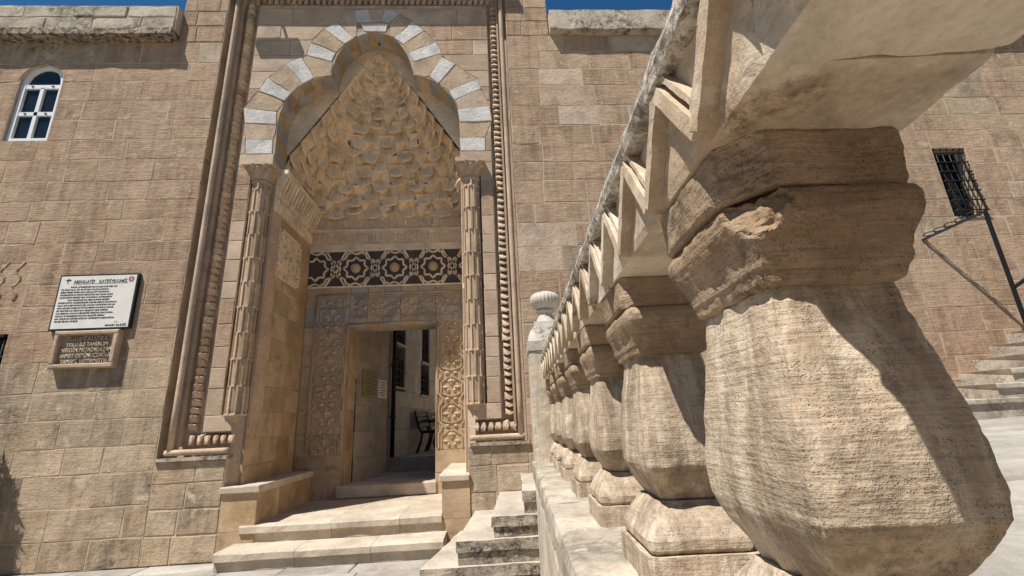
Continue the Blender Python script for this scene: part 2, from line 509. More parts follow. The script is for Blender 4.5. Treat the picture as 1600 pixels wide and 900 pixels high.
def slabs(parent, x0, x1, y0, y1, sx, sy, zf, mat, joint=0.010, thick=0.05, name='paving_slab', skew=None):
    y = y0
    while y < y1 - 0.02:
        h = min(random.uniform(*sy), y1 - y)
        if y1 - (y + h) < 0.12: h = y1 - y
        x = x0 - random.uniform(0, sx[0])
        while x < x1:
            w_ = random.uniform(*sx)
            a, b = max(x, x0), min(x + w_, x1)
            x += w_
            if b - a < 0.06: continue
            j = joint / 2
            poly = rough([(a + j, y + j), (b - j, y + j), (b - j, y + h - j), (a + j, y + h - j)], 0.004, 0.2)
            dz = random.uniform(-0.004, 0.0)
            n = len(poly)
            cx, cy = (a + b) / 2, y + h / 2
            vs_ = [(px + math.copysign(0.006, cx - px), py + math.copysign(0.006, cy - py), zf(px) + dz) for px, py in poly]
            vs_ += [(px, py, zf(px) + dz - 0.006) for px, py in poly] + [(px, py, zf(px) - thick) for px, py in poly]
            fs_ = [tuple(range(n))] + [(r * n + (i + 1) % n, r * n + i, (r + 1) * n + i, (r + 1) * n + (i + 1) % n) for r in range(2) for i in range(n)]
            fs_ = [fs_[0]] + [f[::-1] for f in fs_[1:]]
            add(name, vs_, fs_, mat, parent)
        y += h

slabs(ground, -7.5, 0.1, -2.7, -0.002, (0.45, 0.85), (0.28, 0.42), lambda x: 0.0, 'paving')

BA = radians(3.15)
U = 0.28
LEDGE = EYE - 1.33 * U
TZ = lambda x: LEDGE - 0.006 + 0.036 * (x - 0.7)
terrace = tag(add('terrace', [(0.30, -14, TZ(0.3) - 0.03), (14, -14, TZ(14) - 0.03), (14, 0.02, TZ(14) - 0.03), (0.62, 0.02, TZ(0.62) - 0.03)], [(0, 1, 2, 3)], 'paving'), kind='structure')
slabs(terrace, 1.0, 9.0, -5.6, -0.002, (0.7, 1.3), (0.40, 0.62), TZ, 'paving')

# ------------------------------------------------------------------ west wing of the facade
wing = thing('mosque_wall', 'long tan ashlar wall with the arched white window, left of the carved portal', 'wall', (-6.0, 0, 0))
AWX, AWH, AW0, AWS = -5.90, 0.275, 5.01, 5.92
def aw_half(z):
    return AWH if z <= AWS else sqrt(max(0.0, AWH ** 2 - ((z - AWS) * 0.92) ** 2))
AWT = AWS + AWH / 0.92
BWL, BWR, BW0, BW1 = -6.15, -5.46, 1.78, 2.47
def pick_wing(x, z):
    s = noise.noise(Vector((x * 0.8, 1.7, z * 1.3)))
    if z < 2.0 + 0.5 * s + 0.12 * (x + 5): return 'wall_old'
    if z > 6.2 and s > 0.2: return 'wall_old'
    return 'wall'
zs = rows(0.0, 6.57, (0.265, 0.33), fixed=(BW0, BW1, AW0, AWT))
masonry(wing, -8.4, -3.61, zs, 0.0, 0.14, 'wall', 'mortar_soft', (0.34, 0.78),
        holes=[(AW0, AWT, lambda z: AWX - aw_half(z), lambda z: AWX + aw_half(z)), (BW0, BW1, lambda z: BWL, lambda z: BWR)],
        pick=pick_wing, amt=0.007, joint=0.015, proud=0.003, bev=0.003, mortar_back=0.0012)
mb = MB()
for z0_, z1_, x0_, x1_ in ((0, BW0, -8.4, -3.61), (BW0, BW1, -8.4, BWL), (BW0, BW1, BWR, -3.61), (BW1, AW0, -8.4, -3.61), (AW0, AWT, -8.4, AWX - AWH), (AW0, AWT, AWX + AWH, -3.61),
                           (AWT, 7.0, -8.4, -3.61)):
    mb.box(x0_, x1_, 0.2, 0.5, z0_, z1_)
mb.build('core', 'mortar', wing)
# cornice slabs and the parapet above
def slab_run(parent, name, x0, x1, y0, y1, z0, z1, mat, wid, amp=0.012):
    x = x0
    while x < x1 - 0.05:
        e = min(x + random.uniform(*wid), x1)
        if x1 - e < 0.25: e = x1
        n = max(2, int((e - x) / 0.14))
        vs_, fs_ = [], []
        for i in range(n + 1):
            px = x + (e - x) * i / n + (0.003 if i == 0 else (-0.003 if i == n else 0))
            d = [noise.noise(Vector((px * 5, k_ * 3.1, z0))) * amp for k_ in range(4)]
            vs_ += [(px, y0 + d[0], z0 + d[1]), (px, y0 + d[2], z1 + d[3]), (px, y1, z1 + d[3]), (px, y1, z0 + d[1])]
        for i in range(n):
            for k_ in range(4):
                fs_.append((i * 4 + k_, (i + 1) * 4 + k_, (i + 1) * 4 + (k_ + 1) % 4, i * 4 + (k_ + 1) % 4))
        fs_ += [(0, 1, 2, 3), (n * 4 + 3, n * 4 + 2, n * 4 + 1, n * 4)]
        add(name, vs_, fs_, mat, parent)
        x = e
slab_run(wing, 'cornice_slab', -8.4, -4.22, -0.165, 0.45, 6.57, 6.67, 'cornice', (0.7, 1.2), 0.022)
masonry(wing, -8.4, -4.22, [6.68, 6.90, 7.09], -0.11, 0.3, 'parapet', 'mortar', (0.4, 0.8), amt=0.010, bev=0.014, proud=0.02)
slab_run(wing, 'parapet_top', -8.4, -4.23, -0.10, 0.45, 7.095, 7.115, 'parapet', (1.0, 1.8), 0.006)
# relief of two wavy stems on the wall
for sx_ in (-5.70, -5.52, -5.86):
    mb = MB()
    pts = [(sx_ + 0.035 * sin(i * 0.95), 0.004, 2.86 + 0.032 * i) for i in range(16)]
    mb.tube(pts, [0.010 + 0.008 * abs(sin(i * 0.95)) for i in range(16)], 6)
    mb.build('carved_stem', 'wall', wing, True)

# arched window with white frame
def bars_window(parent, x0, x1, z0, z1, y, nx, nz, r=0.011, bow=0.0, mat='iron'):
    for i in range(nx):
        x = x0 + (x1 - x0) * (i + 0.5) / nx
        mb_ = MB()
        if bow:
            mb_.tube([(x, y, z1), (x, y - bow * 0.15, z1 - (z1 - z0) * 0.3), (x, y - bow * 0.8, z0 + (z1 - z0) * 0.28), (x, y - bow, z0 + (z1 - z0) * 0.12), (x, y - bow * 0.6, z0 + 0.01), (x, y, z0)], r, 6)
        else:
            mb_.tube([(x, y, z0), (x, y, z1)], r, 6)
        mb_.build('upright_bar', mat, parent, True)
    for i in range(nz):
        f = (i + 0.5) / nz
        z = z0 + (z1 - z0) * f
        b = bow * max(0, 1 - f) ** 0.8 if bow else 0
        mb_ = MB()
        mb_.tube([(x0, y, z), (x0 + 0.01, y - b, z), (x1 - 0.01, y - b, z), (x1, y, z)], r, 6)
        mb_.build('cross_bar', mat, parent, True)

win = thing('arched_window', 'white framed arched window with four panes high in the tan wall', 'window', (AWX, 0.10, AW0))
def arch_pts(h, z0, zs_, n=12, sq=0.92):
    return [(AWX - h, z0)] + [(AWX - h * cos(pi * i / n), zs_ + h / sq * sin(pi * i / n)) for i in range(n + 1)] + [(AWX + h, z0)]
outer = arch_pts(AWH - 0.004, AW0 + 0.004, AWS)
inner = arch_pts(AWH - 0.058, AW0 + 0.06, AWS)
mb = MB()
for ya, yb in ((0.035, 0.11),):
    n = len(outer)
    mb.raw([(x, ya, z) for x, z in outer] + [(x, ya, z) for x, z in inner] + [(x, yb, z) for x, z in outer] + [(x, yb, z) for x, z in inner],
           [(i, (i + 1) % n, n + (i + 1) % n, n + i) for i in range(n)] + [(n + i, n + (i + 1) % n, 3 * n + (i + 1) % n, 3 * n + i) for i in range(n)]
           + [(2 * n + i, 2 * n + (i + 1) % n, (i + 1) % n, i) for i in range(n)])
mb.build('frame', 'pvc', win)
for (xa, xb, za, zb) in ((-0.023, 0.023, AW0 + 0.05, 5.86), (-0.225, 0.225, 5.42, 5.475), (-0.225, 0.225, 5.845, 5.905)):
    mb = MB(); mb.box(AWX + xa, AWX + xb, 0.040, 0.10, za, zb); mb.build('glazing_bar', 'pvc', win)
for (xa, za) in ((-0.13, 5.43), (0.13, 5.43), (-0.13, 5.86), (0.13, 5.86)):
    mb = MB(); mb.box(AWX + xa - 0.014, AWX + xa + 0.014, 0.030, 0.041, za + 0.016, za + 0.026); mb.build('hinge', 'iron', win)
for sx_ in (-1, 1):
    for za, zb in ((AW0 + 0.055, 5.42), (5.475, 5.845)):
        mb = MB(); xa, xb = sorted((AWX + sx_ * 0.028, AWX + sx_ * 0.225)); mb.box(xa, xb, 0.07, 0.077, za, zb); mb.build('pane', 'glass', win)
mb = MB()
mb.prism([(x, z) for x, z in arch_pts(AWH - 0.05, 5.905, AWS)[1:-1]], 0.07, 0.077); mb.build('fanlight', 'glass', win)
mb = MB(); mb.box(AWX - AWH - 0.1, AWX + AWH + 0.1, 0.17, 0.19, AW0 - 0.1, AWT + 0.1); mb.build('dark_backing', 'void', win)

bw = thing('barred_window', 'small dark barred window at the left edge of the tan wall', 'window', ((BWL + BWR) / 2, 0.1, BW0))
mb = MB(); mb.box(BWL - 0.02, BWR + 0.02, 0.16, 0.19, BW0 - 0.02, BW1 + 0.02); mb.build('pane', 'void', bw)
bars_window(bw, BWL + 0.01, BWR - 0.01, BW0, BW1, 0.05, 5, 4)

# ------------------------------------------------------------------ the portal
PY = 0.06
portal = thing('portal', 'tall carved stone portal with trefoil arch and scalloped stalactite vault', 'portal', (-1.53, 0.5, 0))
CX = -1.53
OX0, OX1 = -2.76, -0.30
WHITE = [[(-3.132, 4.8), (-3.157, 5.02), (-2.8, 5.014), (-2.778, 4.793)], [(-3.198, 5.273), (-3.236, 5.519), (-2.783, 5.453), (-2.77, 5.255)], [(-3.078, 5.801), (-2.971, 6.008), (-2.616, 5.755), (-2.705, 5.621)], [(-2.738, 6.248), (-2.54, 6.367), (-2.33, 6.015), (-2.469, 5.899)], [(-2.455, 6.389), (-2.421, 6.63), (-2.047, 6.444), (-2.093, 6.291)], [(-2.251, 6.877), (-2.08, 7.001), (-1.813, 6.696), (-1.942, 6.585)], [(-1.831, 7.214), (-1.632, 7.234), (-1.56, 6.992), (-1.785, 7.001)], [(-1.748, 6.982), (-1.331, 6.969), (-1.345, 6.817), (-1.668, 6.818)], [(-1.387, 7.248), (-1.171, 7.155), (-1.313, 6.969), (-1.441, 7.015)], [(-0.967, 7.015), (-0.801, 6.831), (-1.105, 6.582), (-1.226, 6.695)], [(-0.619, 6.626), (-0.547, 6.424), (-0.939, 6.281), (-1.02, 6.439)], [(-0.529, 6.358), (-0.351, 6.225), (-0.601, 5.904), (-0.724, 6.02)], [(-0.034, 5.985), (0.008, 5.814), (-0.375, 5.617), (-0.444, 5.755)], [(0.129, 5.507), (0.145, 5.266), (-0.31, 5.26), (-0.314, 5.463)], [(0.054, 5.008), (0.048, 4.797), (-0.3, 4.803), (-0.297, 5.014)]]
def smooth_curve(pts, k_):
    out = []
    for i in range(len(pts) - 1):
        p0, p1, p2, p3 = pts[max(i - 1, 0)], pts[i], pts[i + 1], pts[min(i + 2, len(pts) - 1)]
        for s in range(k_):
            t = s / k_
            out.append(tuple(0.5 * (2 * b + (c - a) * t + (2 * a - 5 * b + 4 * c - d) * t * t + (3 * b - a - 3 * c + d) * t ** 3) for a, b, c, d in zip(p0, p1, p2, p3)))
    return out + [pts[-1]]
LOBE_L = smooth_curve([(-2.762, 4.60), (-2.765, 5.021), (-2.771, 5.30), (-2.72, 5.573), (-2.611, 5.776), (-2.389, 5.974), (-2.103, 6.052)], 3)
LOBE_C = smooth_curve([(-2.103, 6.052), (-2.079, 6.235), (-2.006, 6.474), (-1.841, 6.696), (-1.632, 6.805), (-1.489, 6.815), (-1.27, 6.74), (-1.104, 6.537), (-0.993, 6.294), (-0.936, 6.043)], 3)
LOBE_R = smooth_curve([(-0.936, 6.043), (-0.724, 5.99), (-0.531, 5.84), (-0.375, 5.629), (-0.315, 5.423), (-0.298, 5.041), (-0.30, 4.60)], 3)
INTR = LOBE_L[:-1] + LOBE_C[:-1] + LOBE_R
ntop = max(range(len(INTR)), key=lambda i: INTR[i][1])
RING_L = [(-3.132, 4.80), (-3.157, 5.02), (-3.198, 5.273), (-3.236, 5.519), (-3.078, 5.801), (-2.971, 6.008), (-2.738, 6.248), (-2.54, 6.367), (-2.455, 6.389), (-2.421, 6.63), (-2.251, 6.877), (-2.08, 7.001), (-1.831, 7.214), (-1.632, 7.244), (CX + 0.02, 7.25)]
RING_R = [(0.048, 4.80), (0.054, 5.008), (0.145, 5.266), (0.129, 5.507), (0.008, 5.814), (-0.034, 5.985), (-0.351, 6.225), (-0.529, 6.358), (-0.547, 6.424), (-0.619, 6.626), (-0.801, 6.831), (-0.967, 7.015), (-1.171, 7.155), (-1.387, 7.244), (CX + 0.02, 7.25)]
FX0, FX1 = -3.20, 0.13
def pick_portal(x, z):
    s = noise.noise(Vector((x * 1.1, 4.2, z * 1.1)))
    return 'pink' if s > 0.42 else ('wall' if s < -0.30 else 'portal')
masonry(portal, FX0, FX1, rows(1.28, 7.31, (0.22, 0.32), fixed=(1.46, 4.62, 4.80, 7.25)), PY, 0.10, 'portal', 'mortar_dk', (0.35, 0.75),
        holes=[(1.28, 1.46, lambda z: -2.88, lambda z: -0.18), (1.46, 4.62, lambda z: -3.02, lambda z: -0.035), (4.62, 4.80, lambda z: OX0, lambda z: OX1),
               (4.80, 7.25, lambda z: lerp_poly(RING_L, z), lambda z: lerp_poly(RING_R, z))],
        pick=pick_portal, joint=0.008, proud=0.004, amt=0.003, mortar_back=0.003)
# voussoirs: pale stones and pitted brown stones by turns
bed = MB()
for q in WHITE:
    bed.prism(q, PY + 0.004, PY + 0.2)
    stone_piece('pale_voussoir', [(x + (sum(p[0] for p in q) / 4 - x) * 0.015, z + (sum(p[1] for p in q) / 4 - z) * 0.015) for x, z in q], PY - 0.006 - random.uniform(0, 0.004), 0.15, 'white', portal, 0.008, 0.008)
def intr_between(a, b):
    ia = min(range(len(INTR)), key=lambda i: math.dist(INTR[i], a))
    ib = min(range(len(INTR)), key=lambda i: math.dist(INTR[i], b))
    return INTR[ia:ib + 1] if ib >= ia else []
seq = [WHITE[i] for i in (0, 1, 2, 3, 4, 5)]
seqr = [WHITE[i] for i in (9, 10, 11, 12, 13, 14)]
def brown(o0, o1, i1, i0):
    poly = [o0, o1, i1] + intr_between(i0, i1)[1:-1][::-1] + [i0]
    bed.prism(poly, PY + 0.004, PY + 0.2)
    cx = sum(p[0] for p in poly) / len(poly); cz = sum(p[1] for p in poly) / len(poly)
    stone_piece('brown_voussoir', [(x + (cx - x) * 0.014, z + (cz - z) * 0.014) for x, z in poly], PY - random.uniform(0, 0.005), 0.15, 'pink', portal, 0.008, 0.006)
for A, B in zip(seq, seq[1:]):
    brown(A[1], B[0], B[3], A[2])
for A, B in zip(seqr, seqr[1:]):
    brown(A[1], B[0], B[3], A[2])
brown(WHITE[5][1], WHITE[6][0], WHITE[6][3], WHITE[5][2])
brown(WHITE[8][1], WHITE[9][0], WHITE[9][3], WHITE[8][2])
brown(WHITE[6][1], WHITE[8][0], WHITE[8][3], WHITE[6][2])
bed.prism([(-1.84, 6.70), (-1.66, 6.815), (-1.34, 6.815), (-1.20, 6.70), (-1.15, 7.0), (-1.4, 7.2), (-1.65, 7.2), (-1.9, 7.0)], PY + 0.008, PY + 0.2)
bed.build('voussoir_mortar', 'mortar_dk', portal)
# soffit of the trefoil
YS = 0.40
for part in range(0, len(INTR) - 1, 2):
    mb = MB()
    pts = INTR[part:part + 3]
    ins = []
    for p in pts:
        d = Vector((CX - p[0], 5.6 - p[1])); d.normalize()
        ins.append((p[0] + d.x * 0.006, p[1] + d.y * 0.006))
    n = len(pts)
    y0_, y1_ = PY - 0.002, YS + 0.02
    outp = [(p[0] - (ip[0] - p[0]) * 8, p[1] - (ip[1] - p[1]) * 8) for p, ip in zip(pts, ins)]
    mb.raw([(x, y0_ + 0.006, z) for x, z in ins] + [(x, y1_, z) for x, z in ins] + [(x, y0_ + 0.006, z) for x, z in outp],
           [(i, i + 1, n + i + 1, n + i) for i in range(n - 1)] + [(2 * n + i, 2 * n + i + 1, i + 1, i) for i in range(n - 1)])
    mb.build('soffit_stone', 'grey' if (part // 2) % 2 == 0 else 'reveal', portal)
# flat wall at the back of the trefoil, round the vault
TRI_L = [(-2.80, 4.60), (-2.80, 4.90), (-2.08, 6.02), (-1.66, 6.60), (CX, 6.70)]
TRI_R = [(-0.26, 4.60), (-0.26, 4.95), (-0.90, 5.95), (-1.40, 6.60), (CX, 6.70)]
LEFTI = [(x, z) for x, z in INTR[:ntop + 1]]
RIGHTI = [(x, z) for x, z in INTR[ntop:]][::-1]
mb = MB()
zz = [4.6 + (6.9 - 4.6) * i / 40 for i in range(41)]
def mono(pts):
    out = [pts[0]]
    for p in pts[1:]:
        if p[1] > out[-1][1] + 1e-4: out.append(p)
    return out
LI, RI = mono(LEFTI), mono(RIGHTI)
for a, b in zip(zz, zz[1:]):
    la, lb, ta, tb = lerp_poly(LI, a) - 0.03, lerp_poly(LI, b) - 0.03, lerp_poly(TRI_L, a), lerp_poly(TRI_L, b)
    if ta > la or tb > lb:
        mb.raw([(la, YS, a), (max(ta, la), YS, a), (max(tb, lb), YS, b), (lb, YS, b)], [(0, 1, 2, 3)])
    ra, rb, sa, sb = lerp_poly(RI, a) + 0.03, lerp_poly(RI, b) + 0.03, lerp_poly(TRI_R, a), lerp_poly(TRI_R, b)
    if sa < ra or sb < rb:
        mb.raw([(min(sa, ra), YS, a), (ra, YS, a), (rb, YS, b), (min(sb, rb), YS, b)], [(0, 1, 2, 3)])
mb.build('spandrel_wall', 'niche', portal)

# stalactite vault
def vault_w(z):
    pl = lerp_poly(TRI_L, z); pr = lerp_poly(TRI_R, z)
    return min(OX1 + 0.02, pr), max(OX0 - 0.02, pl)
def vault_path(z, k_=60):
    f = min(1.0, max(0.0, (z - 4.62) / 2.02))
    xr, xl = vault_w(z)
    cx, hw = (xr + xl) / 2, (xr - xl) / 2
    yb = 0.46 + 1.06 * (1 - f) ** 0.85
    e = 2.0 / (7.0 - 4.8 * min(1.0, f * 1.5))
    pts = []
    for i in range(k_ + 1):
        a = pi * i / k_
        c, s = cos(a), sin(a)
        pts.append(Vector((cx - hw * math.copysign(abs(c) ** e, c), YS + 0.01 + (yb - YS) * abs(s) ** e, z)))
    return pts
def along(pts, s):
    ds = [0.0]
    for a, b in zip(pts, pts[1:]): ds.append(ds[-1] + (b - a).length)
    t = s * ds[-1]
    for i in range(len(pts) - 1):
        if t <= ds[i + 1]:
            f = (t - ds[i]) / max(1e-9, ds[i + 1] - ds[i])
            return pts[i].lerp(pts[i + 1], f)
    return pts[-1].copy()
def path_len(pts):
    return sum((b - a).length for a, b in zip(pts, pts[1:]))
TIERS = [4.60, 4.79, 5.00, 5.21, 5.42, 5.62, 5.81, 5.99, 6.16, 6.32, 6.47, 6.60, 6.70]
mb = MB()
grid = []
for z in TIERS:
    p = vault_path(z)
    c = Vector((CX, YS, z))
    grid.append([along(p, i / 40) + (along(p, i / 40) - c).normalized() * 0.035 for i in range(41)])
mb.raw([v for r_ in grid for v in r_], [(i * 41 + j, i * 41 + j + 1, (i + 1) * 41 + j + 1, (i + 1) * 41 + j) for i in range(len(grid) - 1) for j in range(40)])
mb.build('vault_shell', 'niche', portal, True)

def cell_mesh(kind):
    """faceted corbel: a pleated bowl over a hanging lip; 0 round lip, 1 pointed lip, 2 round lip with a deep pointed niche"""
    nl = 8
    vs_, fs_ = [], []
    def V(u, n_, r_):
        vs_.append((u * 0.5, n_ * 0.5, r_)); return len(vs_) - 1
    lip, lip2, under, mid = [], [], [], []
    apex = V(0, -0.06, 0.86 if kind != 2 else 0.95)
    for i in range(nl + 1):
        u = -1 + 2 * i / nl
        bow = sqrt(max(0, 1 - u * u)) if kind != 1 else (1 - abs(u)) ** 0.85
        rb = -0.36 * bow
        n_ = 0.56 * bow + 0.05
        pl = 0.09 if i % 2 else -0.05
        lip.append(V(u, n_, rb))
        lip2.append(V(u * 0.97, n_ + 0.02, rb + 0.10))
        under.append(V(u, n_ - 0.55, rb + 0.26))
        f = 0.52
        mid.append(V(u * (1 - f) * (1.0 if kind != 2 else 0.85), n_ * 0.35 - (0.26 if kind != 2 else 0.46) * (1 - abs(u)) ** 0.5 + pl, rb + 0.1 + (0.86 - rb - 0.1) * f))
    tl, tr, ml, mr = V(-1, 0.22, 1.03), V(1, 0.22, 1.03), V(-1, 0.14, 0.45), V(1, 0.14, 0.45)
    for i in range(nl):
        fs_ += [(under[i], under[i + 1], lip[i + 1], lip[i]), (lip[i], lip[i + 1], lip2[i + 1], lip2[i]), (lip2[i], lip2[i + 1], mid[i + 1]), (lip2[i], mid[i + 1], mid[i]), (mid[i], mid[i + 1], apex)]
    fs_ += [(lip2[0], mid[0], ml), (ml, mid[0], apex), (ml, apex, tl), (tl, apex, tr), (tr, apex, mr), (apex, mid[-1], mr), (mr, mid[-1], lip2[-1])]
    me = bpy.data.meshes.new('muqarnas_cell')
    me.from_pydata(vs_, [], fs_)
    me.materials.append(M['niche'])
    me.update()
    return me
CELLS = [cell_mesh(0), cell_mesh(1), cell_mesh(2)]
pl0 = Vector(portal.location)
for k_ in range(len(TIERS) - 1):
    p0, p1 = vault_path(TIERS[k_]), vault_path(TIERS[k_ + 1])
    L = path_len(p0)
    nc = max(3, round(L / (0.30 - 0.008 * k_)))
    if k_ % 2: nc += 1
    for i in range(nc):
        s = (i + 0.5) / nc
        b, t = along(p0, s), along(p1, s)
        t0 = along(p0, max(0, s - 0.02)); t1 = along(p0, min(1, s + 0.02))
        T = (t1 - t0).normalized()
        S = (t - b)
        hgt = S.length * 1.04
        S.normalize()
        S = (S - T * S.dot(T)).normalized()
        Nn = T.cross(S)
        if Nn.dot(Vector((CX, -0.6, TIERS[k_] - 1.0)) - b) < 0: Nn = -Nn
        wid = (L / nc) * random.uniform(1.0, 1.08)
        hgt *= random.uniform(0.96, 1.08)
        o = bpy.data.objects.new('muqarnas_cell', CELLS[[(0, 2), (0, 0), (2, 1), (0, 0), (0, 1), (2, 0)][k_ % 6][i % 2]])
        COL.objects.link(o)
        mt = Matrix((T * wid, Nn * wid * 1.25, S * hgt)).transposed().to_4x4()
        mt.translation = b + Nn * 0.004 + S * (hgt * (0.30 if (i + k_) % 2 and k_ < 10 and 0 < i < nc - 1 else 0.0)) - pl0
        o.parent = portal
        o.matrix_local = mt
# scalloped shell closing the top of the vault
mb = MB()
pts = []
for i in range(9):
    f = i / 8
    for j in range(17):
        a = pi * j / 16
        rr = 0.30 * (1 - f ** 1.6) * (1 + 0.06 * abs(sin(a * 6)))
        pts.append((CX - cos(a) * rr, YS + 0.03 + 0.22 * sin(a) * (1 - f ** 1.5), 6.36 + 0.34 * f))
mb.raw(pts, [(i * 17 + j, i * 17 + j + 1, (i + 1) * 17 + j + 1, (i + 1) * 17 + j) for i in range(8) for j in range(16)])
mb.build('shell_crown', 'niche', portal, True)
# two little fan corbels under the vault
for fx in (-1.62, -1.02):
    mb = MB()
    mb.lathe((fx, 1.50, 4.50), [(0.004, 0.0), (0.05, 0.03), (0.09, 0.09), (0.115, 0.16), (0.115, 0.19)], 12, pi, 2 * pi)
    mb.build('fan_corbel', 'niche', portal, False)

# reveals, back wall
def xf_left(v):   # x,z face at y -> left reveal, the face looking to +x
    return (OX0 - v[1], v[0], v[2])
def xf_right(v):
    return (OX1 + v[1], 1.5 - v[0], v[2])
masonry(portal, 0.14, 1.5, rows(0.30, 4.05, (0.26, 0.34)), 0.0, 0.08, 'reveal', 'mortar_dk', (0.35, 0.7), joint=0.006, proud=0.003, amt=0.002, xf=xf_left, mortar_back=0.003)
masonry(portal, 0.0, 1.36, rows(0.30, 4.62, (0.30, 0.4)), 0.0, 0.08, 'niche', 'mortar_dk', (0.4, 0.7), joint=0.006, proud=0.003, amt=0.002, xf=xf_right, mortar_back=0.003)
DX0, DX1, DZ1, BY = -2.10, -0.80, 2.735, 1.5
masonry(portal, OX0, OX1, rows(0.30, 3.03, (0.28, 0.36), fixed=(DZ1,)), BY, 0.12, 'ochre', 'mortar_dk', (0.4, 0.9), joint=0.006, proud=0.003, amt=0.002,
        holes=[(0.30, 3.03, lambda z: DX0, lambda z: DX1)], mortar_back=0.003,
        pick=lambda x, z: 'grey' if z > 2.72 else 'ochre')
xs_ = [DX0, -1.83, -1.585, -1.33, -1.065, DX1]
for i, (a, b) in enumerate(zip(xs_, xs_[1:])):
    stone_piece('lintel_stone', [(a + 0.003, DZ1), (b - 0.003, DZ1), (b - 0.003, 3.345), (a + 0.003, 3.345)], BY - 0.002, 0.45, 'grey' if i % 2 == 0 else 'ochre', portal, 0.004, 0)
for a, b in ((OX0, DX0), (DX1, OX1)):
    stone_piece('lintel_stone', [(a + 0.003, 3.033), (b - 0.003, 3.033), (b - 0.003, 3.345), (a + 0.003, 3.345)], BY - 0.002, 0.2, 'ochre', portal, 0.004, 0)
# door reveal
for xa, sgn in ((DX0, 1), (DX1, -1)):
    z = 0.49
    while z < DZ1 - 0.05:
        h = min(random.uniform(0.4, 0.6), DZ1 - z)
        mb = MB()
        xx = sorted((xa + 0.002 * sgn, xa - sgn * 0.2))
        mb.box(xx[0], xx[1], BY + 0.13, BY + 0.47, z + 0.003, z + h - 0.003)
        mb.build('door_jamb_stone', 'reveal', portal)
        z += h
stone_piece('door_sill', [(DX0 - 0.06, 0.34), (DX1 + 0.02, 0.34), (DX1 + 0.02, 0.495), (DX0 - 0.06, 0.495)], BY - 0.03, 0.45, 'step', portal, 0.012, 0.004)

# carved straps and knots round the door
def knot_mesh():
    mb_ = MB()
    def strap(pts, w_, y=-0.004, d=0.026):
        for p, q in zip(pts, pts[1:]):
            mb_.bar((p[0], y, p[1]), (q[0], y, q[1]), d, w_, (1, 0, 0) if abs(q[1] - p[1]) > abs(q[0] - p[0]) * 3 else (0, 0, 1))
    def lobe(x, z, rx, rz, d=0.030):
        n = 8
        vs_ = [(x, -d, z)] + [(x + rx * cos(2 * pi * i / n), 0.0, z + rz * sin(2 * pi * i / n)) for i in range(n)]
        mb_.raw(vs_, [(0, 1 + (i + 1) % n, 1 + i) for i in range(n)])
    for s_ in (-1, 1):
        lobe(s_ * 0.066, 0.292, 0.040, 0.034, 0.036)
        lobe(s_ * 0.090, 0.085, 0.062, 0.026)
        lobe(s_ * 0.050, 0.040, 0.030, 0.040)
        strap([(s_ * 0.212, 0.0), (s_ * 0.212, 0.2), (s_ * 0.155, 0.262), (s_ * 0.155, 0.312), (s_ * 0.212, 0.377)], 0.022)
        strap([(s_ * 0.165, 0.0), (s_ * 0.165, 0.16), (s_ * 0.03, 0.238), (0, 0.25)], 0.017, -0.002)
        strap([(0, 0.335), (s_ * 0.06, 0.345), (s_ * 0.155, 0.377)], 0.017, -0.002)
    lobe(0, 0.175, 0.070, 0.042, 0.040)
    lobe(0, 0.135, 0.030, 0.036, 0.030)
    lobe(0, 0.222, 0.026, 0.026, 0.034)
    me = bpy.data.meshes.new('carved_knot')
    me.from_pydata(mb_.v, [], mb_.f)
    me.materials.append(M['ochre'])
    return me
KN = knot_mesh()
KNG = KN.copy(); KNG.materials.clear(); KNG.materials.append(M['grey'])
def knot(x, z, rot=0.0, grey=False, sc=1.0):
    o = bpy.data.objects.new('carved_knot', KNG if grey else KN)
    COL.objects.link(o)
    o.parent = portal
    o.location = Vector((x, BY - 0.008, z)) - pl0
    o.rotation_euler = (0, rot, 0)
    o.scale = (sc * random.uniform(0.97, 1.03), random.uniform(0.6, 0.9), 1)
for px, sc in ((-2.36, 1.0), (-0.565, 0.88)):
    for i in range(6):
        knot(px, 0.93 + 0.377 * i, 0, i == 5, sc)
for i in range(4):
    knot(-2.02 + 0.377 * i - 0.02, 3.02, pi / 2, False, 0.80)
for xa, xb, za, zb in ((-2.60, -0.34, 3.235, 3.235), (-2.60, -2.60, 0.95, 3.235), (-0.345, -0.345, 0.95, 3.235), (-2.125, -2.125, 0.95, DZ1 + 0.03), (-0.775, -0.775, 0.95, DZ1 + 0.03), (-2.125, -0.775, DZ1 + 0.03, DZ1 + 0.03)):
    mb = MB()
    mb.tube([(xa, BY - 0.004, za), ((xa + xb) / 2, BY - 0.004, (za + zb) / 2), (xb, BY - 0.004, zb)], 0.018, 6)
    mb.build('strap_moulding', 'ochre', portal, True)

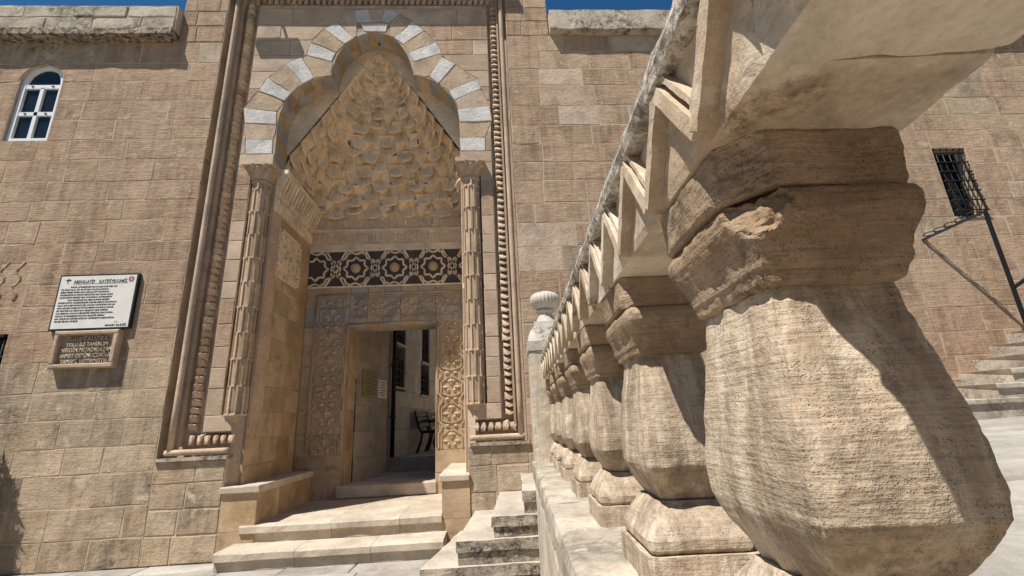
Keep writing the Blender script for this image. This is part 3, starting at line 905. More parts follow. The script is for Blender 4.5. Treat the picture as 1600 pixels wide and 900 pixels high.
# band of eight pointed stars
SZ0, SZ1 = 3.36, 3.955
mb = MB(); mb.box(OX0, OX1, BY + 0.012, BY + 0.10, SZ0 - 0.005, SZ1 + 0.005); mb.build('star_band_ground', 'dark', portal)
for za, zb in ((3.347, 3.372), (3.945, 3.965)):
    mb = MB(); mb.box(OX0, OX1, BY - 0.012, BY + 0.03, za, zb); mb.build('band_edge', 'niche', portal)
zc = (SZ0 + SZ1) / 2
def clip_bar(mb_, p, q, w_):
    # keep the strap inside the band
    lo, hi = SZ0 + 0.012, SZ1 - 0.012
    (x0, z0), (x1, z1) = p, q
    ts = [0.0, 1.0]
    for lim, sg in ((lo, 1), (hi, -1)):
        a, b = (z0 - lim) * sg, (z1 - lim) * sg
        if a < 0 and b < 0: return
        if a < 0: ts[0] = max(ts[0], a / (a - b))
        if b < 0: ts[1] = min(ts[1], a / (a - b))
    for lim, sg in ((OX0 + 0.01, 1), (OX1 - 0.01, -1)):
        a, b = (x0 - lim) * sg, (x1 - lim) * sg
        if a < 0 and b < 0: return
        if a < 0: ts[0] = max(ts[0], a / (a - b))
        if b < 0: ts[1] = min(ts[1], a / (a - b))
    if ts[1] - ts[0] < 0.02: return
    P = (x0 + (x1 - x0) * ts[0], BY, z0 + (z1 - z0) * ts[0]); Q = (x0 + (x1 - x0) * ts[1], BY, z0 + (z1 - z0) * ts[1])
    mb_.bar(P, Q, 0.026, w_, (1, 0, 0) if abs(Q[2] - P[2]) > abs(Q[0] - P[0]) * 3 else (0, 0, 1))
SP = 0.602
for ci, sx_ in enumerate([-2.655, -2.04, -1.438, -0.836, -0.234]):
    for r_out, r_in, ph in ((0.190, 0.142, 0.0), (0.312, 0.238, pi / 8)):
        mb = MB()
        pts = [(sx_ + (r_out if i % 2 == 0 else r_in) * cos(ph + 2 * pi * i / 16), zc + (r_out if i % 2 == 0 else r_in) * sin(ph + 2 * pi * i / 16)) for i in range(16)]
        for a, b in zip(pts, pts[1:] + pts[:1]): clip_bar(mb, a, b, 0.026)
        if mb.v: mb.build('star_strap', 'niche', portal)
    for s in (-1, 1):
        for t_ in (-1, 1):
            for p_, q_ in (((sx_ + s * 0.235, zc + t_ * 0.10), (sx_ + s * (SP - 0.12), zc - t_ * 0.33)), ((sx_ + s * 0.10, zc + t_ * 0.235), (sx_ + s * 0.16, zc + t_ * 0.34))):
                mb = MB()
                clip_bar(mb, p_, q_, 0.024)
                if mb.v: mb.build('star_link', 'niche', portal)
    if 0 < ci < 4:
        mb = MB()
        mb.ball((sx_, BY - 0.01, zc), 0.078, 0.07, 0.078, 14, 10)
        for i in range(10):
            a = 2 * pi * i / 10
            mb.ball((sx_ + 0.05 * cos(a), BY - 0.055, zc + 0.05 * sin(a)), 0.016, 0.014, 0.016, 6, 4)
        mb.build('round_boss', 'ochre', portal, True)

# two inscription friezes
def scribble(mb_, x0, x1, z0, z1, y, seed, put):
    rnd = random.Random(seed)
    x = x0 + 0.01
    h = z1 - z0
    while x < x1 - 0.03:
        kind = rnd.random()
        w_ = rnd.uniform(0.02, 0.055)
        if kind < 0.35:
            put(mb_, [(x, z0 + h * 0.12), (x + rnd.uniform(-0.008, 0.008), z0 + h * rnd.uniform(0.7, 0.92))], 0.008)
            x += 0.022
        elif kind < 0.7:
            a0 = rnd.uniform(0, 6.28)
            c = (x + w_ * 0.5, z0 + h * rnd.uniform(0.25, 0.75))
            put(mb_, [(c[0] + w_ * 0.6 * cos(a0 + i * 0.8), c[1] + w_ * 0.6 * sin(a0 + i * 0.8)) for i in range(6)], 0.007)
            x += w_ * 0.8
        else:
            zz_ = z0 + h * rnd.uniform(0.12, 0.35)
            put(mb_, [(x, zz_), (x + w_ * 0.5, zz_ - h * 0.08), (x + w_ * 1.3, zz_ + h * rnd.uniform(0, 0.35)), (x + w_ * 0.8, zz_ + h * 0.5)], 0.008)
            x += w_
def put_back(mb_, pts, w_):
    mb_.tube([(max(OX0 + 0.005, min(OX1 - 0.005, a)), BY - 0.004, b) for a, b in pts], w_, 4)
def put_left(mb_, pts, w_):
    mb_.tube([(OX0 + 0.034, max(0.18, min(BY, a)), b) for a, b in pts], w_, 4)
for i, (za, zb) in enumerate(((4.06, 4.28), (4.32, 4.545))):
    x = OX0
    while x < OX1 - 0.05:
        e = min(OX1, x + random.uniform(0.45, 0.7))
        if OX1 - e < 0.2: e = OX1
        stone_piece('frieze_stone', [(x + 0.002, za), (e - 0.002, za), (e - 0.002, zb), (x + 0.002, zb)], BY + 0.006, 0.1, 'niche', portal, 0.003, 0)
        x = e
    for s in range(3):
        mb = MB()
        scribble(mb, OX0, OX1, za, zb, BY, 10 * i + s, put_back)
        tag(mb.build('frieze_relief', 'niche', portal), kind='stuff')
for za, zb, d in ((3.965, 4.06, 0.012), (4.28, 4.32, 0.02), (4.545, 4.62, 0.010)):
    mb = MB(); mb.box(OX0, OX1, BY - d, BY + 0.1, za, zb); mb.build('frieze_fillet', 'niche', portal)
# frieze and leaf corbels along the left reveal
mb = MB(); mb.box(OX0 - 0.05, OX0 + 0.03, 0.16, BY - 0.002, 4.05, 4.24); mb.build('reveal_frieze', 'niche', portal)
mb = MB(); scribble(mb, 0.18, BY - 0.03, 4.06, 4.23, 0, 77, put_left); scribble(mb, 0.18, BY - 0.03, 4.06, 4.23, 0, 78, put_left)
tag(mb.build('reveal_relief', 'niche', portal), kind='stuff')
for i in range(15):
    y = 0.17 + i * 0.088
    mb = MB()
    mb.raw([(OX0, y, 4.25), (OX0, y + 0.08, 4.25), (OX0 + 0.05, y + 0.04, 4.26), (OX0, y, 4.60), (OX0, y + 0.08, 4.60), (OX0 + 0.15, y + 0.005, 4.56), (OX0 + 0.15, y + 0.075, 4.56), (OX0 + 0.11, y + 0.04, 4.42)],
           [(0, 2, 7, 5, 3), (2, 1, 4, 6, 7), (5, 7, 6), (3, 5, 6, 4), (0, 1, 2)])
    mb.build('leaf_corbel', 'niche', portal)
mb = MB(); mb.box(OX0 - 0.05, OX0 + 0.16, 0.16, BY - 0.002, 4.562, 4.62); mb.build('reveal_shelf', 'niche', portal)
# square knot of angular script on the left reveal
mb = MB(); mb.box(OX0 - 0.03, OX0 + 0.008, 0.36, 1.10, 3.22, 3.90); mb.build('script_panel', 'niche', portal)
rnd = random.Random(5)
G = 11
cells = [[0] * G for _ in range(G)]
for k_ in range(0, G, 2):
    for j in range(k_, G - k_):
        if k_ % 4 == 0:
            for a, b in ((k_, j), (G - 1 - k_, j), (j, k_), (j, G - 1 - k_)): cells[a][b] = 1
for _ in range(26):
    cells[rnd.randrange(G)][rnd.randrange(G)] ^= 1
for a in range(G):
    j = 0
    while j < G:
        if cells[a][j]:
            e = j
            while e + 1 < G and cells[a][e + 1]: e += 1
            mb = MB()
            y0_, dz_ = 0.375, 0.66 / G
            mb.box(OX0 + 0.006, OX0 + 0.045, y0_ + j * 0.064, y0_ + (e + 1) * 0.064 - 0.006, 3.23 + a * dz_ + 0.006, 3.23 + (a + 1) * dz_ - 0.006)
            mb.build('script_stroke', 'niche', portal)
            j = e + 1
        j += 1

# engaged colonnettes with lattice and capitals
def colonnette(cx, cy):
    mb_ = MB()
    mb_.lathe((cx, cy, 0), [(0.005, 1.33), (0.085, 1.45), (0.098, 1.52), (0.098, 4.34)], 16)
    shaft = mb_.build('colonnette_shaft', 'reveal', portal, True)
    ph = 0
    z = 1.46
    seg = 0.31
    i = 0
    while z < 4.3:
        mb_ = MB()
        for j in range(9):
            a = 2 * pi * (j + 0.5 * (i % 2)) / 9 + 0.2
            c, s = cos(a), sin(a)
            mb_.bar((cx + c * 0.104, cy + s * 0.104, z + 0.008), (cx + c * 0.104, cy + s * 0.104, min(4.34, z + seg - 0.008)), 0.019, 0.020, (c, s, 0))
            mb_.ball((cx + c * 0.106, cy + s * 0.106, z), 0.016, 0.016, 0.022, 6, 4)
        mb_.lathe((cx, cy, z), [(0.09, -0.014), (0.108, -0.008), (0.108, 0.008), (0.09, 0.014)], 16)
        mb_.build('colonnette_lattice', 'portal', shaft)
        z += seg; i += 1
    mb_ = MB()
    prof = [(0.10, 4.33), (0.125, 4.36), (0.115, 4.39), (0.14, 4.45), (0.175, 4.52), (0.19, 4.56)]
    n = 24
    vs_ = []
    for r_, z in prof:
        for j in range(n):
            a = 2 * pi * j / n
            sq = min(1.28, 1 / max(abs(cos(a)), abs(sin(a))))
            t = (z - 4.33) / 0.23
            rr = r_ * (1 + (sq - 1) * t) * (1 + 0.08 * sin(a * 8 + z * 60) * (0.3 + t) + 0.06 * noise.noise(Vector((cos(a) * 6, sin(a) * 6, z * 30))))
            vs_.append((cx + rr * cos(a), cy + rr * sin(a), z))
    mb_.raw(vs_, [(i * n + j, i * n + (j + 1) % n, (i + 1) * n + (j + 1) % n, (i + 1) * n + j) for i in range(len(prof) - 1) for j in range(n)])
    cap_ = mb_.build('capital', 'pink', portal)
    mb_ = MB(); mb_.box(cx - 0.195, cx + 0.195, cy - 0.195, cy + 0.195, 4.555, 4.615); mb_.build('capital_slab', 'portal', cap_)
    mb_ = MB(); mb_.box(cx - 0.14, cx + 0.14, cy + 0.055, cy + 0.3, 1.3, 4.6); mb_.build('colonnette_bed', 'portal', portal)
colonnette(-2.885, 0.10)
colonnette(-0.165, 0.10)
# chamfered feet under the colonnettes
for xa, xb, xo in ((-2.88, OX0, -3.0), (-0.18, OX1, -0.06)):
    mb = MB()
    mb.raw([(xa, PY, 0.3), (xb, 0.17, 0.3), (xo, 0.3, 0.3), (xa, PY, 1.40), (xb, 0.17, 1.40), (xo, 0.3, 1.40), ((xa + xb) / 2, 0.115, 1.5)],
           [(0, 1, 4, 3), (3, 4, 6), (1, 2, 5, 4), (0, 3, 5, 2), (3, 6, 5), (6, 4, 5)])
    mb.build('jamb_foot', 'portal', portal)

# frame: roll moulding, leaf band, hollow
FB = 0.125
mb = MB()
for x0_, x1_, z0_, z1_ in ((-3.61, FX0, 1.03, 7.72), (FX1, 0.41, 1.03, 7.72), (FX0, -2.87, 1.03, 1.28), (-0.22, FX1, 1.03, 1.28), (FX0, FX1, 7.30, 7.72)):
    mb.box(x0_, x1_, FB, FB + 0.08, z0_, z1_)
mb.build('frame_bed', 'portal', portal)
RX0, RX1 = -3.485, 0.335
for pts in ([(RX0, 1.085), (RX0, 7.55)], [(RX1, 1.085), (RX1, 7.55)], [(RX0 - 0.04, 7.55), (RX1 + 0.04, 7.55)], [(RX0 - 0.045, 1.085), (-2.87, 1.085)], [(RX1 + 0.045, 1.085), (-0.24, 1.085)]):
    mb = MB()
    k_ = 14
    pp = [(pts[0][0] + (pts[1][0] - pts[0][0]) * i / k_, 0.008 + 0.003 * noise.noise(Vector((i * 1.3, pts[0][0], pts[0][1]))), pts[0][1] + (pts[1][1] - pts[0][1]) * i / k_) for i in range(k_ + 1)]
    mb.tube(pp, 0.031, 10)
    mb.build('roll_moulding', 'portal', portal, True)
    mb = MB()
    off = 0.058
    if pts[0][0] == pts[1][0]:
        s = 1 if pts[0][0] < CX else -1
        mb.bar((pts[0][0] + s * off, 0.08, pts[0][1] + 0.06), (pts[1][0] + s * off, 0.08, pts[1][1] - 0.06), 0.025, 0.07, (0, 1, 0))
        mb.build('fillet', 'portal', portal)
mb = MB(); mb.box(-3.61, -2.85, -0.035, 0.12, 1.0, 1.032); mb.build('frame_foot', 'parapet', portal)
mb = MB(); mb.box(-0.24, 0.43, -0.035, 0.12, 1.0, 1.032); mb.build('frame_foot', 'parapet', portal)
def tooth_mesh():
    L, Wd = 0.088, 0.118
    v = [(0, 0.075, -Wd / 2), (L, 0.075, -Wd / 2), (L, 0.075, Wd / 2), (0, 0.075, Wd / 2),
         (0.016, 0.052, -Wd * 0.42), (0.020, 0.050, Wd * 0.40), (L * 0.82, 0.0, -Wd * 0.36), (L * 0.80, 0.006, Wd * 0.30), (L * 1.02, -0.012, -Wd * 0.05), (L * 0.42, 0.012, -0.01), (L * 0.98, 0.05, 0.0)]
    f = [(0, 4, 5, 3), (4, 9, 5), (4, 6, 9), (9, 7, 5), (6, 8, 9), (9, 8, 7), (0, 1, 6, 4), (5, 7, 2, 3), (6, 1, 10, 8), (8, 10, 2, 7)]
    me = bpy.data.meshes.new('leaf_tooth')
    me.from_pydata(v, [], f)
    me.materials.append(M['portal'])
    return me
TOOTH = tooth_mesh()
def tooth(x, z, rot):
    o = bpy.data.objects.new('leaf_tooth', TOOTH)
    COL.objects.link(o)
    o.parent = portal
    o.location = Vector((x, 0.045, z)) - pl0
    o.rotation_euler = (0, rot, 0)
    o.scale = (random.uniform(0.86, 1.08), random.uniform(0.65, 1.1), random.uniform(0.85, 1.08))
z = 1.30
while z < 7.30:
    tooth(-3.325, z, -pi / 2)
    tooth(0.225, z + 0.104, pi / 2)
    z += 0.087
for i in range(6): tooth(-3.36 + 0.083 * i, 1.205, 0)
for i in range(6): tooth(-0.22 + 0.083 * i, 1.205, 0)
x = -3.3
while x < 0.15:
    tooth(x, 7.40, 0); x += 0.087
# walls round and above the frame
masonry(portal, -3.61, -2.87, [0, 0.27, 0.52, 0.78, 1.0], 0.0, 0.14, 'wall_old', 'mortar', (0.3, 0.5), amt=0.006, joint=0.012)
masonry(portal, -0.26, 0.41, [0, 0.26, 0.52, 0.79, 1.0], 0.0, 0.14, 'wall_old', 'mortar', (0.25, 0.45), amt=0.008, joint=0.014)
masonry(portal, -4.215, -3.61, [6.58, 6.86, 7.12, 7.40, 7.72], -0.002, 0.14, 'wall', 'mortar', (0.25, 0.4))
masonry(portal, 0.41, 1.03, [6.69, 6.95, 7.2, 7.45, 7.72], -0.002, 0.14, 'wall', 'mortar', (0.25, 0.4))
masonry(portal, -4.215, 1.03, [7.72, 8.0, 8.28, 8.55], -0.01, 0.14, 'wall', 'mortar', (0.4, 0.7))
mb = MB(); mb.box(-3.66, 0.46, -0.20, 0.12, 7.62, 7.74); mb.build('frame_cornice', 'portal', portal)
# mass behind the faces
mb = MB()
mb.box(-3.60, OX0 - 0.13, 0.21, 2.1, 0, 8.5)
mb.box(OX1 + 0.13, 0.40, 0.21, 2.1, 0, 8.5)
mb.box(-4.2, 1.02, 0.16, 2.1, 7.15, 8.5)
mb.box(OX0 - 0.14, OX1 + 0.14, 1.66, 2.1, 3.36, 8.4)
mb.box(OX0 - 0.14, DX0 - 0.03, 1.63, 1.97, 0, 3.36)
mb.box(DX1 + 0.03, OX1 + 0.14, 1.63, 1.97, 0, 3.36)
mb.build('core', 'mortar_dk', portal)
# iron hooks of lost lamps
for hx, hy, hz in ((-2.02, 0.75, 5.42), (-0.98, 0.75, 5.42), (CX + 0.03, 0.26, 6.80)):
    mb = MB(); mb.tube([(hx, hy, hz + 0.04), (hx, hy, hz - 0.02), (hx + 0.02, hy - 0.02, hz - 0.05)], 0.011, 6); mb.build('iron_hook', 'iron', portal)

# stone benches in the porch, steps and landing
def bench(name, label, x0, x1, y0):
    t = thing(name, label, 'bench', ((x0 + x1) / 2, y0, 0.33))
    for za, zb in ((0.0, 0.28), (0.283, 0.645)):
        y = y0
        while y < 1.49:
            e = min(1.495, y + random.uniform(0.4, 0.6))
            if 1.495 - e < 0.2: e = 1.495
            if not (za == 0.0 and y > 0.1):
                mb_ = MB()
                d = 0.004
                mb_.box(x0 + random.uniform(0, 0.004), x1 - random.uniform(0, 0.004), y + d, e - d, za, zb)
                mb_.build('stone_block', 'reveal', t)
            y = e
    y = y0 - 0.03
    while y < 1.49:
        e = min(1.495, y + random.uniform(0.7, 0.9))
        if 1.495 - e < 0.3: e = 1.495
        mb_ = MB()
        poly = rough([(x0 - (0.02 if x0 < CX else 0.025), 0.65), (x1 + (0.025 if x0 < CX else 0.0), 0.65), (x1 + (0.025 if x0 < CX else 0.0), 0.718), (x0 - (0.02 if x0 < CX else 0.025), 0.718)], 0.004, 0.1)
        vs_, fs_ = prism(poly, y + 0.002, e - 0.002, 0.010)
        add('seat_slab', vs_, fs_, 'step', t)
        y = e
    return t
bench('stone_bench', 'stone bench along the shaded left side of the porch', OX0 - 0.10, -2.49, -0.03)
bench('stone_bench', 'short stone bench end beside the right door jamb, by the lichened stairs', -0.555, OX1 + 0.05, -0.02)
landing = thing('landing', 'worn pale stone landing inside the portal, above the lower step', 'landing', (CX, 0.7, 0))
def tread(parent, name, x0, x1, y0, y1, z0, z1, nose, wid, mat='step'):
    x = x0
    while x < x1 - 0.05:
        e = min(x1, x + random.uniform(*wid))
        if x1 - e < 0.3: e = x1
        n = max(3, int((e - x) / 0.07))
        vs_, fs_ = [], []
        prof = [(y0 + 0.035, z0), (y0 + 0.035, z1 - nose - 0.012), (y0, z1 - nose), (y0, z1 - 0.016), (y0 + 0.016, z1), (y1, z1), (y1, z0)]
        for i in range(n + 1):
            px = x + (e - x) * i / n + (0.002 if i == 0 else (-0.002 if i == n else 0))
            for q, (yy, zz_) in enumerate(prof):
                d = 0.007 * noise.noise(Vector((px * 7, q * 2.3, z1 * 9))) if 1 < q < 5 else 0
                sag = -0.006 * sin(pi * (px - x0) / (x1 - x0)) if 2 < q < 6 else 0
                vs_.append((px, yy + d, zz_ + d * 0.6 + sag))
        P = len(prof)
        for i in range(n):
            for q in range(P - 1):
                fs_.append((i * P + q, (i + 1) * P + q, (i + 1) * P + q + 1, i * P + q + 1))
        fs_ += [tuple(range(P)), tuple(n * P + q for q in range(P))[::-1]]
        add(name, vs_, fs_, mat, parent)
        x = e
tread(landing, 'tread_slab', -2.64, -0.552, -0.05, 0.62, 0.165, 0.335, 0.075, (0.5, 1.1))
tread(landing, 'floor_slab', -2.50, -0.552, 0.622, 1.49, 0.165, 0.333, 0.075, (0.5, 1.0))
stepo = thing('stone_step', 'long worn stone step on the paving below the landing', 'step', (CX, -0.3, 0))
tread(stepo, 'step_slab', -2.68, -0.50, -0.40, 0.0, 0.0, 0.167, 0.075, (0.6, 1.1))

# ------------------------------------------------------------------ passage and courtyard seen through the door
mb = MB(); mb.box(-3.4, 0.6, 1.5, 3.42, 0.2, 0.485)
pf = tag(mb.build('passage_floor', 'step'), kind='structure')
mb = MB(); mb.box(-4.0, 6.0, 3.42, 11.0, 0.2, 0.70)
cf = tag(mb.build('courtyard_floor', 'step'), kind='structure')
x = -2.4
while x < 1.0:
    e = x + random.uniform(0.5, 0.8)
    mb = MB(); mb.box(x + 0.003, e - 0.003, 3.40, 3.95, 0.49, 0.712); mb.build('kerb_stone', 'step', cf)
    x = e
court = thing('courtyard_wall', 'pale courtyard wall with four dark windows seen through the doorway', 'wall', (-1.5, 5.0, 0.7))
SL = 0.16
ca = math.atan(SL)
def cw(s, d, z):     # distance along the wall from the door, distance out of it, height
    return (-2.1 + s * sin(ca) + d * cos(ca), 1.95 + s * cos(ca) - d * sin(ca), z)
def cbox(mb_, s0, s1, d0, d1, z0, z1):
    vs_ = [cw(s, d, z) for z in (z0, z1) for s, d in ((s0, d0), (s1, d0), (s1, d1), (s0, d1))]
    mb_.raw(vs_, [(0, 1, 2, 3), (7, 6, 5, 4), (0, 4, 5, 1), (1, 5, 6, 2), (2, 6, 7, 3), (3, 7, 4, 0)])
CWIN = [(1.63, 2.30, 2.0, 2.57, 'window'), (1.60, 2.32, 2.86, 4.1, 'window'), (3.38, 4.05, 1.92, 2.47, 'window'), (3.45, 4.05, 2.68, 3.75, 'window')]
ss = sorted(set([-0.05, 9.0] + [c[0] for c in CWIN] + [c[1] for c in CWIN]))
for za, zb in zip([0.4, 0.8, 1.2, 1.6, 1.92, 2.3, 2.68, 3.0, 3.4, 3.75, 4.1], [0.8, 1.2, 1.6, 1.92, 2.3, 2.68, 3.0, 3.4, 3.75, 4.1, 5.0]):
    s = -0.05
    while s < 9.0:
        e = min(9.0, s + random.uniform(0.6, 1.1))
        # cut at windows
        segs = [(s, e)]
        for c in CWIN:
            if zb <= c[2] or za >= c[3]: continue
            ns = []
            for a, b in segs:
                if b <= c[0] or a >= c[1]: ns.append((a, b)); continue
                if a < c[0]: ns.append((a, c[0]))
                if b > c[1]: ns.append((c[1], b))
            segs = ns
        for a, b in segs:
            if b - a > 0.04:
                mb = MB(); cbox(mb, a + 0.002, b - 0.002, -0.25, random.uniform(-0.004, 0.0), za + 0.002, zb - 0.002)
                mb.build('stone_block', 'plaster', court)
        s = e
mb = MB(); cbox(mb, -0.05, 9.0, -0.4, -0.2, 0.4, 5.0); mb.build('core', 'void', court)
for s0, s1, z0_, z1_, nm in CWIN:
    mb = MB(); cbox(mb, s0 - 0.03, s1 + 0.03, -0.12, 0.03, z0_ - 0.05, z0_ - 0.003); wsill = mb.build('window_sill', 'plaster', court)
    mb = MB(); cbox(mb, s0, s1, -0.19, -0.17, z0_, z1_); mb.build('pane', 'glass', court)
    mb = MB()
    n = 4
    for i in range(n + 1):
        s = s0 + 0.02 + (s1 - s0 - 0.04) * i / n
        mb.tube([cw(s, -0.05, z0_), cw(s, -0.05, z1_)], 0.012, 5)
    k_ = max(4, int((z1_ - z0_) / 0.13))
    for i in range(k_):
        z = z0_ + (z1_ - z0_) * (i + 0.5) / k_
        mb.tube([cw(s0, -0.05, z), cw(s1, -0.05, z)], 0.012, 5)
    mb.build('window_grille', 'iron', court)
pipe = thing('downpipe', 'black downpipe on the courtyard wall beside the two notices', 'pipe', cw(1.52, 0.06, 0.7))
mb = MB(); mb.tube([cw(1.52, 0.06, 0.72), cw(1.52, 0.06, 3.0), cw(1.52, 0.06, 4.9)], 0.042, 8); mb.build('pipe', 'iron', pipe, True)
for z in (1.4, 2.35, 3.3):
    mb = MB(); mb.tube([cw(1.52, 0.06, z), cw(1.52, 0.06, z + 0.05)], 0.055, 8); mb.build('bracket', 'iron', pipe)
for nm, lab, cat, s0, s1, z0_, z1_, mt, ln in (('yellow_notice', 'faded yellow notice board on the passage wall', 'sign', 0.28, 0.86, 1.74, 2.17, 'yellow', 9),
                                              ('white_notice', 'small white printed notice beside the yellow board', 'sign', 0.90, 1.28, 1.74, 2.06, 'board', 6)):
    t = thing(nm, lab, cat, cw((s0 + s1) / 2, 0.0, z0_))
    mb = MB(); cbox(mb, s0, s1, 0.004, 0.02, z0_, z1_); mb.build('board', mt, t)
    mb = MB()
    for i in range(ln):
        z = z1_ - (z1_ - z0_) * (i + 1) / (ln + 1)
        a = s0 + 0.05 * (1 + (i % 2))
        cbox(mb, a, s1 - 0.05 - 0.03 * (i % 3), 0.0205, 0.022, z - 0.006, z + 0.006)
    mb.build('print_lines', 'ink', t)
mb = MB()
mb.box(-2.16, -2.09, 1.99, 2.06, 0.49, 2.0)
t = thing('door_edge', 'narrow dark door leaf edge standing just inside the doorway', 'door', (-2.1, 2.0, 0.49))
mb.build('leaf', 'iron', t)
def park_bench(s0, s1, label):
    t = thing('park_bench', label, 'bench', cw((s0 + s1) / 2, 0.35, 0.70), 0, 'black benches in the courtyard')
    for i, d in enumerate((0.22, 0.33, 0.44)):
        mb_ = MB(); cbox(mb_, s0, s1, d, d + 0.085, 1.12, 1.145); mb_.build('seat_slat', 'benchpaint', t)
    for i, z in enumerate((1.22, 1.33, 1.44)):
        mb_ = MB(); cbox(mb_, s0, s1, 0.16 - 0.03 * i, 0.185 - 0.03 * i, z, z + 0.085); mb_.build('back_slat', 'benchpaint', t)
    for s in (s0 + 0.05, s1 - 0.05):
        mb_ = MB()
        mb_.tube([cw(s, 0.55, 0.70), cw(s, 0.48, 0.9), cw(s, 0.52, 1.10), cw(s, 0.22, 1.11), cw(s, 0.16, 1.2), cw(s, 0.08, 1.54)], 0.026, 6)
        mb_.tube([cw(s, 0.12, 0.70), cw(s, 0.2, 0.9), cw(s, 0.24, 1.1)], 0.026, 6)
        mb_.tube([cw(s, 0.15, 1.30), cw(s, 0.35, 1.36), cw(s, 0.52, 1.30), cw(s, 0.52, 1.12)], 0.02, 6)
        mb_.build('side_frame', 'benchpaint', t)
park_bench(2.70, 3.40, 'black slatted bench nearer the doorway, under the courtyard wall')
park_bench(3.48, 4.30, 'second black slatted bench, half hidden by the door jamb')
# passage walls, ceiling and far end of the court
pw = thing('passage_wall', 'shaded side wall of the entrance passage behind the right door jamb', 'wall', (0.2, 3, 0.5))
mb = MB(); mb.box(-0.5, 0.0, 1.99, 3.4, 0.3, 4.2); mb.build('wall', 'plaster', pw)
mb = MB(); mb.box(-2.9, 0.0, 1.99, 3.4, 3.6, 4.2); mb.build('ceiling', 'plaster', pw)
cb = thing('courtyard_end_wall', 'far shaded end wall of the courtyard', 'wall', (1, 11, 0.7))
mb = MB(); mb.box(-2.5, 4.0, 10.8, 11.1, 0.3, 5.0); mb.build('wall', 'plaster', cb)
ce = thing('added_bounce_wall', 'unseen courtyard wall added to bounce sunlight onto the windowed wall', 'wall', (3.8, 7, 0.7))  # unseen wall, added to bounce sun onto the wall seen through the door
mb = MB(); mb.box(3.6, 4.0, 3.5, 10.8, 0.3, 5.5); mb.build('wall', 'plaster', ce)

# ------------------------------------------------------------------ east wing
east = thing('mosque_wall', 'patchy tan ashlar wall rising between the portal and the stone balustrade', 'wall', (2.0, 0, 0.6))
def pick_east(x, z):
    s = noise.noise(Vector((x * 1.3, 9.2, z * 1.1)))
    return 'wall_old' if s > 0.30 else ('pink' if s < -0.36 else 'wall')
masonry(east, 0.41, 3.5, rows(0.3, 6.69, (0.27, 0.34)), 0.0, 0.14, 'wall', 'mortar_soft', (0.36, 0.82), pick=pick_east, amt=0.007, joint=0.014, proud=0.003, bev=0.003, mortar_back=0.0012)
slab_run(east, 'cornice_slab', 1.04, 9.6, -0.13, 0.45, 6.69, 7.03, 'parapet', (0.8, 1.5), 0.015)
mb = MB(); mb.box(0.42, 3.5, 0.2, 0.5, 0, 7.0); mb.build('core', 'mortar', east)
end = thing('mosque_wall', 'tan ashlar wall with the bowed iron window grille, behind the outdoor steps', 'wall', (7.0, 0, 1.0))
EW0, EW1, EX0, EX1 = 3.63, 4.69, 6.36, 6.86
masonry(end, 3.5, 9.8, rows(0.8, 6.69, (0.27, 0.33), fixed=(EW0, EW1)), 0.0, 0.14, 'wall', 'mortar_soft', (0.45, 0.95),
        holes=[(EW0, EW1, lambda z: EX0, lambda z: EX1)], pick=lambda x, z: 'wall_old' if noise.noise(Vector((x, 3, z))) > 0.5 else 'wall', amt=0.006, joint=0.013, proud=0.003, bev=0.003, mortar_back=0.0012)
mb = MB()
for z0_, z1_, x0_, x1_ in ((0.5, EW0, 3.5, 9.8), (EW0, EW1, 3.5, EX0 - 0.01), (EW0, EW1, EX1 + 0.01, 9.8), (EW1, 7.0, 3.5, 9.8)):
    mb.box(x0_, x1_, 0.195, 0.5, z0_, z1_)
mb.build('core', 'mortar', end)
gw = thing('grilled_window', 'dark window behind a bowed iron grille, above the iron hand rail', 'window', ((EX0 + EX1) / 2, 0.1, EW0))
mb = MB(); mb.box(EX0 - 0.02, EX1 + 0.02, 0.21, 0.23, EW0 - 0.02, EW1 + 0.02); mb.build('pane', 'glass', gw)
for xa, xb, za, zb in ((EX0, EX0 + 0.04, EW0, EW1), (EX1 - 0.04, EX1, EW0, EW1), (EX0 + 0.04, EX1 - 0.04, EW1 - 0.04, EW1), (EX0 + 0.04, EX1 - 0.04, EW0, EW0 + 0.04), ((EX0 + EX1) / 2 - 0.02, (EX0 + EX1) / 2 + 0.02, EW0 + 0.04, EW1 - 0.04)):
    mb = MB(); mb.box(xa, xb, 0.17, 0.2, za, zb); mb.build('frame', 'iron', gw)
bars_window(gw, EX0 + 0.01, EX1 - 0.01, EW0, EW1, 0.02, 5, 7, 0.009, 0.07)

